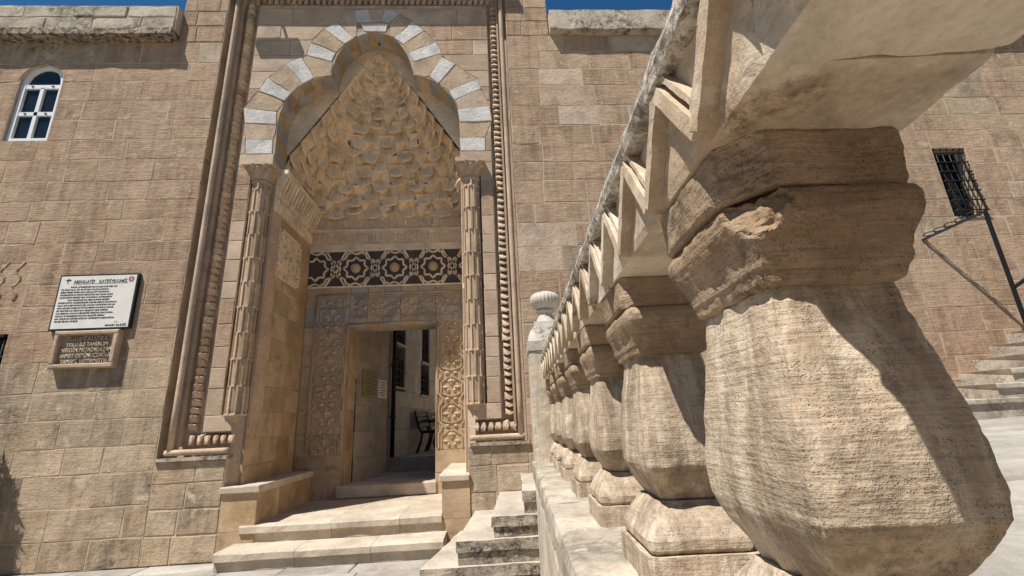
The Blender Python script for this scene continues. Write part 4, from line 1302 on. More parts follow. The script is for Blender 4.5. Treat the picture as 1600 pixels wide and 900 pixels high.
# outdoor steps at the far right and their iron rail
rs = thing('outdoor_steps', 'flight of worn stone steps climbing along the wall beyond the balustrade', 'steps', (6.5, -0.5, TZ(5.5)))
zt = TZ(5.5)
tops = [(4.6, 1.245), (5.46, 1.40), (5.70, 1.555), (5.95, 1.71), (6.22, 1.865), (6.50, 2.02), (6.78, 2.175)]
for i, (xl, zt_) in enumerate(tops):
    mb = MB()
    zb = (tops[i - 1][1] if i else 0.95)
    n = 8
    y0_ = -0.62 + 0.012 * i
    xr = 8.2
    for k_ in range(n):
        pass
    vs_, fs_ = [], []
    prof = [(0.03, zb + 0.001), (0.03, zt_ - 0.06), (0.0, zt_ - 0.05), (0.0, zt_ - 0.008), (0.01, zt_), (0.62, zt_), (0.62, zb + 0.001)]
    for k_ in range(n + 1):
        px = xl + (xr - xl) * (k_ / n) ** 1.6
        for q, (yy, zz_) in enumerate(prof):
            d = 0.008 * noise.noise(Vector((px * 6, q, zt_ * 8)))
            vs_.append((px + (0.03 if k_ == 0 and q < 2 else 0), min(y0_ + yy + d, -0.001), zz_ + d * 0.5))
    P = len(prof)
    for k_ in range(n):
        for q in range(P - 1):
            fs_.append((k_ * P + q, (k_ + 1) * P + q, (k_ + 1) * P + q + 1, k_ * P + q + 1))
    fs_ += [tuple(range(P)), tuple(n * P + q for q in range(P))[::-1]]
    add('step_slab', vs_, fs_, 'ledge', rs)
rail = thing('iron_railing', 'thin black iron railing post with a scrolled top bar reaching back to the wall', 'railing', (6.2, -0.5, 1.8))
A, B = (5.79, 0.0, 3.30), (6.19, -0.5, 3.47)
mb = MB(); mb.bar(A, B, 0.026, 0.024); mb.build('top_bar', 'iron', rail)
mb = MB(); mb.bar((6.19, -0.5, 3.485), (6.19, -0.5, 1.72), 0.032, 0.032, (1, 0, 0)); mb.build('post', 'iron', rail)
for i in range(5):
    f = 0.12 + 0.17 * i
    p = Vector(A).lerp(Vector(B), f)
    mb = MB()
    mb.tube([p + Vector((0.05 * cos(a) * (1 - a / 8), -0.06 * cos(a) * (1 - a / 8), 0.035 + 0.04 * sin(a) * (1 - a / 8))) for a in [j * 0.7 for j in range(9)]], 0.007, 5)
    mb.build('scroll', 'iron', rail, True)
mb = MB(); mb.bar((6.19, -0.5, 2.48), (7.6, -0.52, 3.25), 0.04, 0.03); mb.build('hand_rail', 'iron', rail)
for i in range(1, 6):
    f = i / 6
    mb = MB(); mb.bar((6.19 + 1.41 * f, -0.5, 2.48 + 0.77 * f), (6.19 + 1.41 * f, -0.5, 1.80 + 0.6 * f), 0.018, 0.018, (1, 0, 0)); mb.build('baluster_bar', 'iron', rail)

# ------------------------------------------------------------------ stairs beside the portal up to the terrace
st = thing('stone_stairs', 'pale stone stairs stained with black lichen, between the portal and the balustrade wall', 'stairs', (-0.1, -0.6, 0))
SD = [(-0.60, -0.36, 0.0, 0.16), (-0.31, -0.20, 0.163, 0.345), (-0.02, 0.07, 0.348, 0.512), (0.24, 0.31, 0.515, 0.69), (0.5, 0.55, 0.693, 0.865)]
def rough_box(parent, name, quad, z0, z1, mat_top, mat_side, amp=0.014, n=9, seed=0.0):
    """a worn block over a plan quad (front left, front right, back right, back left)"""
    fl, fr, br, bl = [Vector((p[0], p[1], 0)) for p in quad]
    def pt(u, v): return fl.lerp(fr, u).lerp(bl.lerp(br, u), v)
    def nz(p, s=1.0):
        return Vector([noise.noise(Vector((p.x * 9 + k_ * 7 + seed, p.y * 9, p.z * 9))) + 0.5 * noise.noise(Vector((p.x * 23 + k_ * 7, p.y * 23, p.z * 23 + seed))) for k_ in range(3)]) * amp * s
    vs_, fs_, fm = [], [], []
    rings = []
    per = [(i / n, 0.0) for i in range(n)] + [(1.0, i / n) for i in range(n)] + [(1 - i / n, 1.0) for i in range(n)] + [(0.0, 1 - i / n) for i in range(n)]
    lv = [(0.0, 0.0), (0.35, 0.0), (0.7, 0.0), (0.93, 0.0), (1.0, 0.03)]
    for f, ins in lv:
        ring = []
        for (u, v) in per:
            uu, vv = 0.5 + (u - 0.5) * (1 - ins), 0.5 + (v - 0.5) * (1 - ins)
            p = pt(uu, vv); p.z = z0 + (z1 - z0) * f
            p += nz(p, 1.0 if f < 0.99 else 0.6)
            ring.append(len(vs_)); vs_.append(tuple(p))
        rings.append(ring)
    for a, b in zip(rings, rings[1:]):
        for i in range(len(per)):
            j = (i + 1) % len(per)
            fs_.append((a[i], a[j], b[j], b[i])); fm.append(0)
    fs_.append(tuple(rings[-1])); fm.append(1)
    fm[-1 - len(per):] = [1] * (len(per) + 1)
    o = add(name, vs_, fs_, mat_side, parent)
    o.data.materials.append(M[mat_top])
    o.data.polygons.foreach_set('material_index', fm)
    return o
for i, (xf_, xb_, z0_, z1_) in enumerate(SD):
    # tread slab with a slight nosing over a riser course, each in two stones
    xr_f, xr_b = 0.9, 0.9
    rough_box(st, 'stair_block', [(xf_ + 0.012, -1.265), (xr_f, -1.265), (xr_b, -0.004), (xb_ + 0.012, -0.004)], z0_, z1_ - 0.085, 'lichen', 'lichen', 0.008, 10, i * 3.3)
    rough_box(st, 'tread_slab', [(xf_, -1.285), (xr_f, -1.285), (xr_b, -0.003), (xb_, -0.003)], z1_ - 0.088, z1_, 'stairtop', 'lichen', 0.008, 10, i * 5.1 + 1)

# ------------------------------------------------------------------ balustrade: its own axes, x across, y along, origin under the camera
BO = (0.0, -CAM_D, 0.0)
def bloc(a, t, z):
    return (BO[0] + a * cos(BA) + t * sin(BA), BO[1] - a * sin(BA) + t * cos(BA), z)
H = lambda h: EYE + h * U
AC, TC0, SPC = 1.44 * U, 2.34 * U, 2.24 * U
T_END = 16.6 * U

ret = thing('retaining_wall', 'lime streaked terrace wall with a rough white ledge under the balusters', 'wall', bloc(0.44 * U, 2.2, 0), -BA)
def bt(parent, vs_):      # balustrade coordinates into the frame of a thing turned by -BA
    inv = Matrix.Rotation(BA, 4, 'Z')
    out = []
    for v in vs_:
        w_ = Vector(bloc(v[0], v[1], v[2])) - parent.location
        out.append(tuple(inv @ w_))
    return out
def badd(parent, name, vs_, fs_, mat, smooth=False):
    return add(name, bt(parent, vs_), fs_, mat, parent, smooth, rel=False)
def bgrid_box(parent, name, a0, a1, t0, t1, z0, z1, mat, amp=0.004, res=0.03, fr=14.0, round_=0.01, seed=0.0, skip_bottom=False):
    """box with a dense uneven skin"""
    def axis(x0, x1):
        n = max(2, int((x1 - x0) / res))
        return [x0 + (x1 - x0) * i / n for i in range(n + 1)]
    A_, T_, Z_ = axis(a0, a1), axis(t0, t1), axis(z0, z1)
    idx, vs_, fs_ = {}, [], []
    c = Vector(((a0 + a1) / 2, (t0 + t1) / 2, (z0 + z1) / 2))
    def vid(i, j, k_):
        key = (i, j, k_)
        if key in idx: return idx[key]
        p = Vector((A_[i], T_[j], Z_[k_]))
        on = [i in (0, len(A_) - 1), j in (0, len(T_) - 1), k_ in (0, len(Z_) - 1)]
        q = p.copy()
        if sum(on) >= 2:
            for ax in range(3):
                if on[ax]: q[ax] += math.copysign(round_ * (0.45 if sum(on) == 2 else 0.6), c[ax] - p[ax])
        e = noise.fractal(p * fr + Vector((seed, seed * 2, 0)), 0.9, 2.1, 4) * amp * (1.6 if sum(on) >= 2 else 1.0)
        d = (p - c)
        for ax in range(3):
            if on[ax]: q[ax] += math.copysign(e, d[ax]) if e < 0 or sum(on) == 1 else -math.copysign(abs(e), d[ax])
        idx[key] = len(vs_); vs_.append(tuple(q))
        return idx[key]
    na, nt_, nz_ = len(A_) - 1, len(T_) - 1, len(Z_) - 1
    for i in range(na):
        for j in range(nt_):
            if not skip_bottom: fs_.append((vid(i, j, 0), vid(i, j + 1, 0), vid(i + 1, j + 1, 0), vid(i + 1, j, 0)))
            fs_.append((vid(i, j, nz_), vid(i + 1, j, nz_), vid(i + 1, j + 1, nz_), vid(i, j + 1, nz_)))
    for i in range(na):
        for k_ in range(nz_):
            fs_.append((vid(i, 0, k_), vid(i + 1, 0, k_), vid(i + 1, 0, k_ + 1), vid(i, 0, k_ + 1)))
            fs_.append((vid(i, nt_, k_), vid(i, nt_, k_ + 1), vid(i + 1, nt_, k_ + 1), vid(i + 1, nt_, k_)))
    for j in range(nt_):
        for k_ in range(nz_):
            fs_.append((vid(0, j, k_), vid(0, j, k_ + 1), vid(0, j + 1, k_ + 1), vid(0, j + 1, k_)))
            fs_.append((vid(na, j, k_), vid(na, j + 1, k_), vid(na, j + 1, k_ + 1), vid(na, j, k_ + 1)))
    return badd(parent, name, vs_, fs_, mat)
LA0, LA1 = 0.443 * U, 2.15 * U
for i, (ta, tb) in enumerate(((-1.6, -0.2), (-0.197, 1.15), (1.153, 2.3), (2.303, 3.5), (3.503, T_END))):
    bgrid_box(ret, 'ledge_slab', LA0, LA1, ta, tb, LEDGE - 0.14, LEDGE, 'ledge', 0.006, 0.03, 9.0, 0.012, i * 4.0)
for i, (ta, tb) in enumerate(((-1.6, 0.2), (0.203, 1.9), (1.903, 3.1), (3.103, T_END - 0.02))):
    bgrid_box(ret, 'wall_stone', LA0 + 0.006, LA1 - 0.02, ta, tb, 0.0, LEDGE - 0.143, 'ledge_face', 0.005, 0.045, 6.0, 0.008, i * 4.0 + 30)

# a baluster: plinth, base, swelling body, capital, abacus
def rect_ring(wa, wt, n, rnd_=0.0):
    pts = []
    for side in range(4):
        for i in range(n):
            f = -1 + 2 * i / n
            if side == 0: p = (f * wa, -wt)
            elif side == 1: p = (wa, f * wt)
            elif side == 2: p = (-f * wa, wt)
            else: p = (-wa, -f * wt)
            pts.append((side, f, p))
    out = []
    for side, f, (a, t) in pts:
        e = max(0.0, abs(f) - 0.94) / 0.06
        k_ = 1 - rnd_ * e * e
        out.append((side, f, a * k_, t * k_))
    return out
def loft(prof, n, nh, amp, fr, seed, rnd_=0.03, flute=0.0, chip=None, tool=0.0):
    """prof: (height, half across, half along); returns verts and faces centred on the baluster axis"""
    hs, rows_ = [], []
    for (h0, a0, t0), (h1, a1, t1) in zip(prof, prof[1:]):
        k_ = max(1, int(round(abs(h1 - h0 + 1e-9) * nh + 0.5 * (abs(a1 - a0) + abs(t1 - t0)) * nh)))
        for i in range(k_):
            f = i / k_
            rows_.append((h0 + (h1 - h0) * f, a0 + (a1 - a0) * f, t0 + (t1 - t0) * f))
    rows_.append(prof[-1])
    vs_ = []
    hmin, hmax = prof[0][0], prof[-1][0]
    for h, a_, t_ in rows_:
        for side, f, x, y in rect_ring(a_ * U, t_ * U, n, rnd_):
            z = h * U
            p = Vector((x, y, z))
            e = noise.fractal(Vector((x * fr + seed, y * fr + seed * 0.7, z * fr)), 0.85, 2.1, 5) * amp
            edge = max(0.0, (abs(f) - 0.8) / 0.2)
            e -= edge * amp * 0.9 * (0.5 + noise.noise(Vector((seed + side, z * 26, f * 3))))
            if flute:
                e += flute * sin(f * 8.5 + side) * (0.4 + 0.6 * abs(noise.noise(Vector((f * 3, side, seed)))))
            if tool:
                e += tool * noise.noise(Vector((x * 6, y * 6, z * 190 + seed)))
            r = Vector((x, y, 0))
            r.normalize()
            q = p + r * e
            if chip:
                for (c, nrm) in chip:
                    wob = 0.006 * noise.noise(q * 30) + 0.004 * noise.noise(q * 70)
                    d = (q - c).dot(nrm) + wob
                    if d > 0:
                        g = Vector((noise.noise(q * 90), noise.noise(q * 90 + Vector((7, 0, 0))), noise.noise(q * 90 + Vector((0, 9, 0)))))
                        g2 = Vector((noise.noise(q * 190), noise.noise(q * 190 + Vector((7, 0, 0))), noise.noise(q * 190 + Vector((0, 9, 0)))))
                        q = q - nrm * d + g * 0.0030 + g2 * 0.0022
            vs_.append(tuple(q))
    P = 4 * n
    fs_ = [(i * P + j, i * P + (j + 1) % P, (i + 1) * P + (j + 1) % P, (i + 1) * P + j) for i in range(len(rows_) - 1) for j in range(P)]
    fs_ += [tuple(range(P))[::-1], tuple((len(rows_) - 1) * P + j for j in range(P))]
    return vs_, fs_
PL = [(-1.335, 0.46, 0.53), (-1.09, 0.455, 0.525)]
BS = [(-1.085, 0.40, 0.47), (-1.05, 0.425, 0.50), (-0.98, 0.425, 0.50), (-0.86, 0.37, 0.44), (-0.74, 0.285, 0.34), (-0.715, 0.27, 0.325)]
BD = [(-0.712, 0.235, 0.295), (-0.66, 0.26, 0.325), (-0.56, 0.315, 0.41), (-0.48, 0.350, 0.470), (-0.43, 0.365, 0.497), (-0.30, 0.368, 0.50), (-0.10, 0.355, 0.48), (0.15, 0.332, 0.435), (0.38, 0.302, 0.38), (0.52, 0.285, 0.355)]
CP = [(0.515, 0.275, 0.34), (0.54, 0.325, 0.40), (0.59, 0.335, 0.41), (0.605, 0.345, 0.425), (0.66, 0.350, 0.445), (0.72, 0.368, 0.475), (0.78, 0.392, 0.51), (0.83, 0.408, 0.53), (0.89, 0.408, 0.53), (0.93, 0.395, 0.512), (0.955, 0.37, 0.48)]
AB = [(0.96, 0.405, 0.475), (0.985, 0.42, 0.49), (1.23, 0.425, 0.495), (1.246, 0.415, 0.485)]
ORD = ['largest stone baluster, nearest the camera, with a broken capital corner', 'second stone baluster from the camera, in front of the third', 'third stone baluster from the camera along the ledge',
       'fourth stone baluster from the camera along the ledge', 'fifth stone baluster from the camera along the ledge', 'sixth stone baluster from the camera along the ledge', 'seventh stone baluster, the last before the urn topped post']
meshes = {}
for i in range(7):
    t = thing('baluster', ORD[i], 'baluster', bloc(AC, TC0 + SPC * i, LEDGE), -BA, 'stone balusters of the terrace balustrade')
    if i == 0: n, nh, sd = 52, 130, 3.0
    elif i == 1: n, nh, sd = 26, 70, 11.0
    else: n, nh, sd = 14, 34, 19.0 + i
    key = 2 if i == 6 else i
    chip = chip2 = None
    nrm = Vector((-1.0, -0.85, 0.55)).normalized()
    nr2 = Vector((-1.0, -0.9, 0.05)).normalized()
    if i == 0:
        chip = [(Vector((-0.335 * U, -0.40 * U, 0.84 * U)), nrm)]
        chip2 = [(Vector((-0.34 * U, -0.40 * U, 1.06 * U)), nr2)]
    elif i == 1:
        chip = [(Vector((-0.40 * U, -0.48 * U, 0.90 * U)), nrm)]
        chip2 = [(Vector((-0.385 * U, -0.45 * U, 1.06 * U)), nr2)]
    elif i == 3:
        chip = [(Vector((-0.40 * U, -0.49 * U, 0.86 * U)), nrm)]
    for nm, prof, flu, ch, tl in (('plinth', PL, 0, None, 0.0), ('base', BS, 0, None, 0.0007), ('body', BD, 0.0048 if i == 0 else 0.0010, None, 0.0006), ('capital', CP, 0, chip, 0.0005), ('abacus', AB, 0, chip2, 0.0005)):
        if key != i and (nm, key) in meshes:
            o = bpy.data.objects.new(nm, meshes[(nm, key)])
            COL.objects.link(o); o.parent = t
            o.location = (0, 0, EYE - LEDGE)
            continue
        nn = n
        vs_, fs_ = loft(prof, nn, nh, (0.0075 if (i == 0 and nm in ('capital', 'abacus')) else (0.0048 if nm == 'body' else 0.0040)), (9.0 if i == 0 else 13.0), sd + len(nm), 0.035, flu, ch, tl)
        me = bpy.data.meshes.new(nm)
        me.from_pydata(vs_, [], fs_)
        me.materials.append(M['capital' if nm in ('capital', 'abacus') else 'baluster'])
        me.polygons.foreach_set('use_smooth', [len(p.vertices) == 4 for p in me.polygons])
        me.update()
        me.set_sharp_from_angle(angle=radians(26 if nm in ('body', 'base', 'plinth') else 48))
        meshes[(nm, i)] = me
        o = bpy.data.objects.new(nm, me)
        COL.objects.link(o); o.parent = t
        o.location = (0, 0, EYE - LEDGE)

# the rail: lintel stones, zigzag moulding and coping
rl = thing('balustrade_rail', 'heavy stone balustrade rail carved with a zigzag moulding, carried on the balusters', 'railing', bloc(AC, 2.2, H(1.25)), -BA)
RT1 = 15.9 * U
joints = [-1.2, -0.25, 0.40, TC0 + SPC * 0.98, TC0 + SPC * 2.98, TC0 + SPC * 5.0, RT1]
for i, (ta, tb) in enumerate(zip(joints, joints[1:])):
    bgrid_box(rl, 'lintel_stone', 1.0 * U, 1.93 * U, ta + 0.001, tb - 0.001, H(1.25), H(1.88), 'rail', 0.0045 if i < 3 else 0.003, 0.022 if i < 3 else 0.05, 8.0, 0.006, 50 + i * 3)
    bgrid_box(rl, 'coping_stone', 0.885 * U, 2.0 * U, ta + 0.001, tb - 0.001, H(1.86), H(2.045), 'coping', 0.0035 if i < 3 else 0.003, 0.018 if i < 3 else 0.05, 12.0, 0.008, 70 + i * 3)
def zig(mb_, p, q, w_, a0, a1, shift):
    """a strip in the rail's side plane from p to q (t, h), its outer face at a0 and root at a1"""
    d = Vector((q[0] - p[0], q[1] - p[1])); L_ = d.length; d.normalize()
    nn = Vector((-d.y, d.x))
    if nn.y < 0: nn = -nn
    k_ = 10
    vs_, fs_ = [], []
    for i in range(k_ + 1):
        f = i / k_
        c = Vector(p) + d * (L_ * f) + nn * shift
        e = [0.0018 * noise.noise(Vector((c.x * 9 + m_, c.y * 9, p[0]))) / U for m_ in range(4)]
        b0, b1 = c - nn * (w_ / 2 + e[0]), c + nn * (w_ / 2 + e[1])
        for (x_, pt_) in ((a1, b0), (a0 + e[2] * 1.2, b0), (a0 + e[3] * 1.2, b1), (a1, b1)):
            vs_.append((x_ * U, pt_.x * U, H(pt_.y)))
    for i in range(k_):
        for r in range(3):
            fs_.append((i * 4 + r, (i + 1) * 4 + r, (i + 1) * 4 + r + 1, i * 4 + r + 1))
    fs_ += [(0, 1, 2, 3), (k_ * 4 + 3, k_ * 4 + 2, k_ * 4 + 1, k_ * 4)]
    mb_.raw(vs_, fs_)
PER = 0.83
t_n = 1.90 - PER * 5
k_ = 0
while t_n < 15.6:
    for (p, q) in (((t_n, 1.29), (t_n + PER / 2, 1.84)), ((t_n + PER / 2, 1.84), (t_n + PER, 1.29))):
        for w_, a0, sh in ((0.090, 0.905, 0.0), (0.034, 0.925, 0.096)):
            mb = MB()
            zig(mb, p, q, w_, a0, 1.03, sh)
            badd(rl, 'zigzag_strip', mb.v, mb.f, 'rail')
    t_n += PER
    k_ += 1

# end post with a fluted urn
NA, NT = 0.345, 4.62
nw = thing('newel_post', 'pale stone end post of the balustrade topped by a fluted urn', 'post', bloc(NA, NT, LEDGE), -BA)
def nprof(nm, prof, mat):
    vs_, fs_ = loft([(h / U, a / U, a / U) for h, a in prof], 8, 12, 0.004, 9.0, 5.0 + len(nm), 0.03)
    me = bpy.data.meshes.new(nm); me.from_pydata(vs_, [], fs_); me.materials.append(M[mat]); me.update()
    o = bpy.data.objects.new(nm, me); COL.objects.link(o); o.parent = nw; o.location = (0, 0, EYE - LEDGE)
nprof('shaft', [(-0.371, 0.20), (0.64, 0.20)], 'ledge_face')
nprof('collar', [(0.643, 0.212), (0.73, 0.212)], 'urn')
nprof('shoulder', [(0.733, 0.21), (0.80, 0.19), (0.88, 0.155)], 'coping')
nprof('block', [(0.882, 0.135), (0.945, 0.125)], 'urn')
mb = MB()
mb.lathe((0, 0, 0), [(0.115, 0.946), (0.10, 0.97), (0.075, 1.02), (0.068, 1.05), (0.09, 1.058), (0.095, 1.07), (0.085, 1.085), (0.07, 1.09)], 20)
o = add('neck', [(v[0], v[1], v[2] + EYE - LEDGE) for v in mb.v], mb.f, 'urn', nw, True, rel=False)
vs_, fs_ = [], []
prof = [(0.075, 1.088), (0.115, 1.115), (0.142, 1.155), (0.150, 1.195), (0.143, 1.225), (0.115, 1.255), (0.07, 1.272), (0.005, 1.277)]
n = 96
for j_, (r, z) in enumerate(prof):
    for j in range(n):
        a = 2 * pi * j / n
        rr = r * (1 + (0.075 * (abs(sin(a * 12)) - 0.5) if 0 < j_ < 6 else 0))
        vs_.append((rr * cos(a), rr * sin(a), z + EYE - LEDGE))
fs_ = [(i * n + j, i * n + (j + 1) % n, (i + 1) * n + (j + 1) % n, (i + 1) * n + j) for i in range(len(prof) - 1) for j in range(n)]
add('urn', vs_, fs_, 'urn', nw, True, rel=False)

# ------------------------------------------------------------------ sign board and carved plaque on the west wing
sg = thing('sign_board', 'white sign board with black printed text and black edge on the wall', 'sign', (-4.56, -0.04, 2.47))
sx0, sx1, sz0, sz1 = -5.0, -4.115, 2.475, 3.14
mb = MB(); mb.box(sx0, sx1, -0.045, -0.004, sz0, sz1); mb.build('edge', 'black', sg)
mb = MB(); mb.box(sx0 + 0.018, sx1 - 0.018, -0.048, -0.03, sz0 + 0.018, sz1 - 0.018); mb.build('board', 'board', sg)
def text(parent, name, body, x, z, size, mat, align='LEFT', y=-0.0495, sx=1.0, ext=0.0004, space=1.0, shear=0.0, off=0.0):
    cu = bpy.data.curves.new(name, 'FONT')
    cu.body = body
    cu.size = size
    cu.align_x = align
    cu.extrude = ext
    cu.space_line = space
    cu.shear = shear
    cu.offset = off
    cu.resolution_u = 2
    cu.materials.append(M[mat])
    o_ = bpy.data.objects.new(name, cu)
    COL.objects.link(o_)
    o_.parent = parent
    o_.location = Vector((x, y, z)) - Vector(parent.location)
    dg = bpy.context.evaluated_depsgraph_get()
    me = bpy.data.meshes.new_from_object(o_.evaluated_get(dg))
    bpy.data.objects.remove(o_)
    me.name = name
    o_ = bpy.data.objects.new(name, me)
    COL.objects.link(o_)
    o_.parent = parent
    o_.location = Vector((x, y, z)) - Vector(parent.location)
    o_.rotation_euler = (pi / 2, 0, 0)
    o_.scale = (sx, 1, 1)
    return o_
for tx_, wd in ((-4.715, 'ABDULLAT\u0130F'), (-4.455, '(LAT\u0130F\u0130YE)'), (-4.295, 'CAM\u0130\u0130')):
    text(sg, 'title_lettering', wd, tx_, 3.035, 0.050, 'ink', 'CENTER', sx=0.80, off=0.0008)
mb = MB(); mb.box(-4.83, -4.22, -0.0495, -0.047, 3.022, 3.026); mb.build('underline', 'ink', sg)
LINES = ['PORTAL K\u0130TABES\u0130NDEN DE ANLA\u015eILACA\u011eI G\u0130B\u0130 YAPI', '772 H\u0130CR\u0130 OLAN 1371 DE ARTUKLU SULTANLARINDAN', 'EM\u0130RE H\u0130ZMET ETM\u0130\u015e OLAN ABDULLAT\u0130F TARAFINDAN',
         'YAPTIRILMI\u015eTIR BU G\u00dcNK\u00dc M\u0130NARE \u0130SE 1845 YILINDA MUSUL', 'VAL\u0130S\u0130 G\u00dcRC\u00dc MEHMET PA\u015eA TARAFINDAN YAPTIRILMI\u015eTIR', 'PLAN MARD\u0130NDE ANA MEKANI EN\u0130NE GEL\u0130\u015eEN',
         'NEVDEN B\u00dcY\u00dcK CAM\u0130LERDEND\u0130R KARE B\u0130R MEKANI KAPLAMAKTA', 'OLAN YAPI KUZEY\u0130 REVAKLI B\u0130R AVLUNUN G\u00dcNEY\u0130NDE YER ALIR', 'ORTA B\u00d6L\u00dcM\u00dc KUBBE \u0130LE \u00d6RT\u00dcL\u00dc M\u0130HRAP DUVARINA PARALEL',
         '\u0130K\u0130 NEFL\u0130 B\u0130R ANA MEKANDAN MEYDANA GEL\u0130R \u0130\u00c7ER\u0130DE', 'ANA MEKANLA AVLUNUN B\u0130RLE\u015eT\u0130\u011e\u0130 YERDE BULUNAN KAPISAL', 'PORTAL\u0130 VE S\u00dcSLEMELER\u0130 BULUNAN BA\u015eLI B\u0130R KEMERL\u0130',
         'KAPI YAPININ EN G\u00d6RKEM MEYDANA GET\u0130RMEKTE KUZEYDO\u011eUDA', 'TEK B\u0130R M\u0130NARE Y\u00dcKSEL\u0130R']
for i, ln in enumerate(LINES):
    text(sg, 'text_line', ln, -4.955 + (0.10 if i in (0, 5) else 0.0), 2.978 - i * 0.0315, 0.0245, 'ink', sx=0.86, off=0.0006)
text(sg, 'signature_lettering', 'T.C.', -4.27, 2.545, 0.026, 'ink', 'CENTER')
text(sg, 'signature_lettering', 'MARD\u0130N VAL\u0130L\u0130\u011e\u0130', -4.27, 2.507, 0.030, 'ink', 'CENTER', sx=0.9, off=0.0008)
mb = MB()
for i in range(8):
    a = 2 * pi * i / 8
    mb.bar((-4.19 + 0.010 * cos(a), -0.0492, 3.07 + 0.010 * sin(a)), (-4.19 + 0.028 * cos(a), -0.0492, 3.07 + 0.028 * sin(a)), 0.002, 0.006, (0, 1, 0))
mb.tube([(-4.19 + 0.03 * cos(a * 0.4), -0.0492, 3.07 + 0.03 * sin(a * 0.4)) for a in range(17)], 0.0025, 4)
mb.build('red_emblem', 'red', sg)
mb = MB(); mb.bar((-4.90, -0.0492, 3.03), (-4.895, -0.0492, 3.06), 0.002, 0.006, (0, 1, 0))
mb.ball((-4.91, -0.0492, 3.07), 0.014, 0.002, 0.010); mb.ball((-4.88, -0.0492, 3.072), 0.014, 0.002, 0.010); mb.ball((-4.895, -0.0492, 3.08), 0.010, 0.002, 0.012)
mb.build('flower_emblem', 'ink', sg)

pq = thing('stone_plaque', 'small framed stone plaque with carved lettering under the white sign board', 'plaque', (-4.54, -0.05, 2.04))
px0, px1, pz0, pz1 = -4.885, -4.19, 2.035, 2.46
for a, b, c, d in ((px0, px1, pz0, pz0 + 0.05), (px0, px1, pz1 - 0.045, pz1), (px0, px0 + 0.055, pz0 + 0.05, pz1 - 0.045), (px1 - 0.055, px1, pz0 + 0.05, pz1 - 0.045)):
    stone_piece('border', [(a, c), (b, c), (b, d), (a, d)], -0.085, 0.08, 'portal', pq, 0.012, 0.002)
mb = MB(); mb.box(px0 + 0.04, px1 - 0.04, -0.03, -0.005, pz0 + 0.04, pz1 - 0.04); mb.build('panel', 'wall', pq)
for i, ln in enumerate(['BU CAM\u0130 A.LAT\u0130F B.', 'YOLU \u0130LE TAH\u0130RL\u0130M', 'MARD\u0130N METH\u0130NDAZAN', 'AHMET OSM\u0130NUCZA\u011eLA', 'TAMAMI YAPTIRMI\u015eTIR']):
    text(pq, 'carved_line', ln, (px0 + px1) / 2, 2.35 - i * 0.064, 0.062, 'parapet', 'CENTER', y=-0.040, sx=0.78, ext=0.008, off=0.0015)

# floodlight fixed to the head of the portal frame, above the picture
fl = thing('floodlight', 'floodlight on an iron bracket above the portal frame', 'lamp', (-3.35, -0.2, 7.80))
mb = MB(); mb.box(-3.58, -2.98, -0.36, -0.27, 7.49, 7.61); mb.build('housing', 'iron', fl)
mb = MB(); mb.bar((-3.15, -0.31, 7.60), (-3.15, -0.18, 7.70), 0.03, 0.03); mb.build('bracket', 'iron', fl)

# ------------------------------------------------------------------ pieces that belong to a part of their thing
def nest(root, part_name, child_names):
    kids = list(root.children)
    part = next(o_ for o_ in kids if o_.name.split('.')[0] == part_name)
    for o_ in kids:
        if o_ is not part and o_.name.split('.')[0] in child_names:
            o_.parent = part
            o_.location = o_.location - part.location
nest(portal, 'vault_shell', ('muqarnas_cell', 'shell_crown', 'fan_corbel', 'iron_hook'))
nest(portal, 'star_band_ground', ('star_strap', 'star_link', 'round_boss', 'band_edge'))
nest(portal, 'script_panel', ('script_stroke',))
nest(portal, 'frame_bed', ('roll_moulding', 'leaf_tooth', 'fillet', 'frame_foot'))
nest(portal, 'reveal_frieze', ('reveal_relief', 'leaf_corbel', 'reveal_shelf'))
nest(sg, 'board', ('title_lettering', 'text_line', 'signature_lettering', 'underline', 'red_emblem', 'flower_emblem'))
nest(pq, 'panel', ('carved_line',))
nest(win, 'frame', ('glazing_bar', 'hinge'))
nest(pipe, 'pipe', ('bracket',))
nest(nw, 'shaft', ('collar', 'shoulder', 'block'))
nest(rl, 'lintel_stone', ('zigzag_strip',))

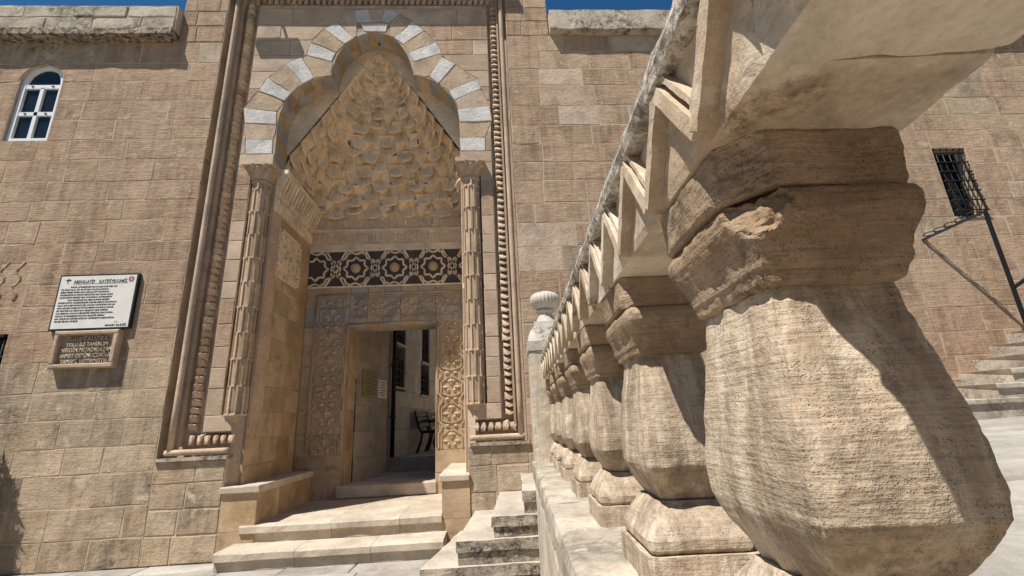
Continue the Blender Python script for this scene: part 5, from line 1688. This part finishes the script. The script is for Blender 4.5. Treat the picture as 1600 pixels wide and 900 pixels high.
# ------------------------------------------------------------------ shrub beyond the left edge, its shade falls on the foot of the wall
sh = thing('shrub', 'leafy shrub in front of the wall beyond the left edge of the view', 'shrub', (-5.78, -0.38, 0))
mb = MB()
for i in range(5):
    a = 2 * pi * i / 5
    mb.tube([(-5.78, -0.38, 0), (-5.78 + 0.12 * cos(a), -0.38 + 0.12 * sin(a), 0.5), (-5.78 + 0.35 * cos(a), -0.38 + 0.3 * sin(a), 1.2 + 0.2 * sin(i))], [0.03, 0.022, 0.008], 6)
mb.build('stems', plain('shrub_bark', (0.12, 0.09, 0.06), 0.9, 0, 0.2), sh)
leafm = plain('shrub_leaf', (0.06, 0.10, 0.03), 0.6, 0, 0.3, 30)
mb = MB()
rnd = random.Random(3)
for _ in range(7000):
    a, r_, hh = rnd.uniform(0, 2 * pi), sqrt(rnd.random()), rnd.random()
    c = Vector((-5.72 + 0.55 * r_ * cos(a) * (1.1 - 0.5 * hh), -0.38 + 0.30 * r_ * sin(a) * (1.1 - 0.5 * hh), 0.35 + 1.45 * hh))
    d = Vector((rnd.gauss(0, 1), rnd.gauss(0, 1), rnd.gauss(0.5, 0.7))).normalized()
    e_ = d.cross(Vector((rnd.gauss(0, 1), rnd.gauss(0, 1), rnd.gauss(0, 1)))).normalized() * 0.014
    mb.raw([c, c + d * 0.05 + e_, c + d * 0.10, c + d * 0.05 - e_], [(0, 1, 2, 3)])
mb.build('crown', leafm, sh)

# ------------------------------------------------------------------ unseen house added behind the camera to cut ambient light and deepen shadows
hs = thing('added_shade_house', 'unseen tan stone house added behind the viewer to darken the shadows', 'building', (0, -11.0, 0))
zb_ = [0.0, 0.9, 2.1, 3.0, 4.1, 4.8]
xe = [-22 + 2.2 * i for i in range(21)]
for r_, (za, zb) in enumerate(zip(zb_, zb_[1:])):
    for i, (xa, xb) in enumerate(zip(xe, xe[1:])):
        if r_ in (1, 3) and i % 2:
            mb = MB(); mb.box(xa + 0.5, xb - 0.5, -11.3, -11.25, za, zb); mb.build('pane', 'glass', hs)
            for a, b in ((xa, xa + 0.5), (xb - 0.5, xb)):
                mb = MB(); mb.box(a, b, -11.6, -11.0, za, zb); mb.build('pier', 'wall_old', hs)
        else:
            mb = MB(); mb.box(xa, xb, -11.6, -11.0, za, zb); mb.build('wall_bay', 'wall_old', hs)
mb = MB(); mb.box(-22.2, 20.2, -11.8, -10.8, 4.8, 5.05); mb.build('cornice', 'cornice', hs)
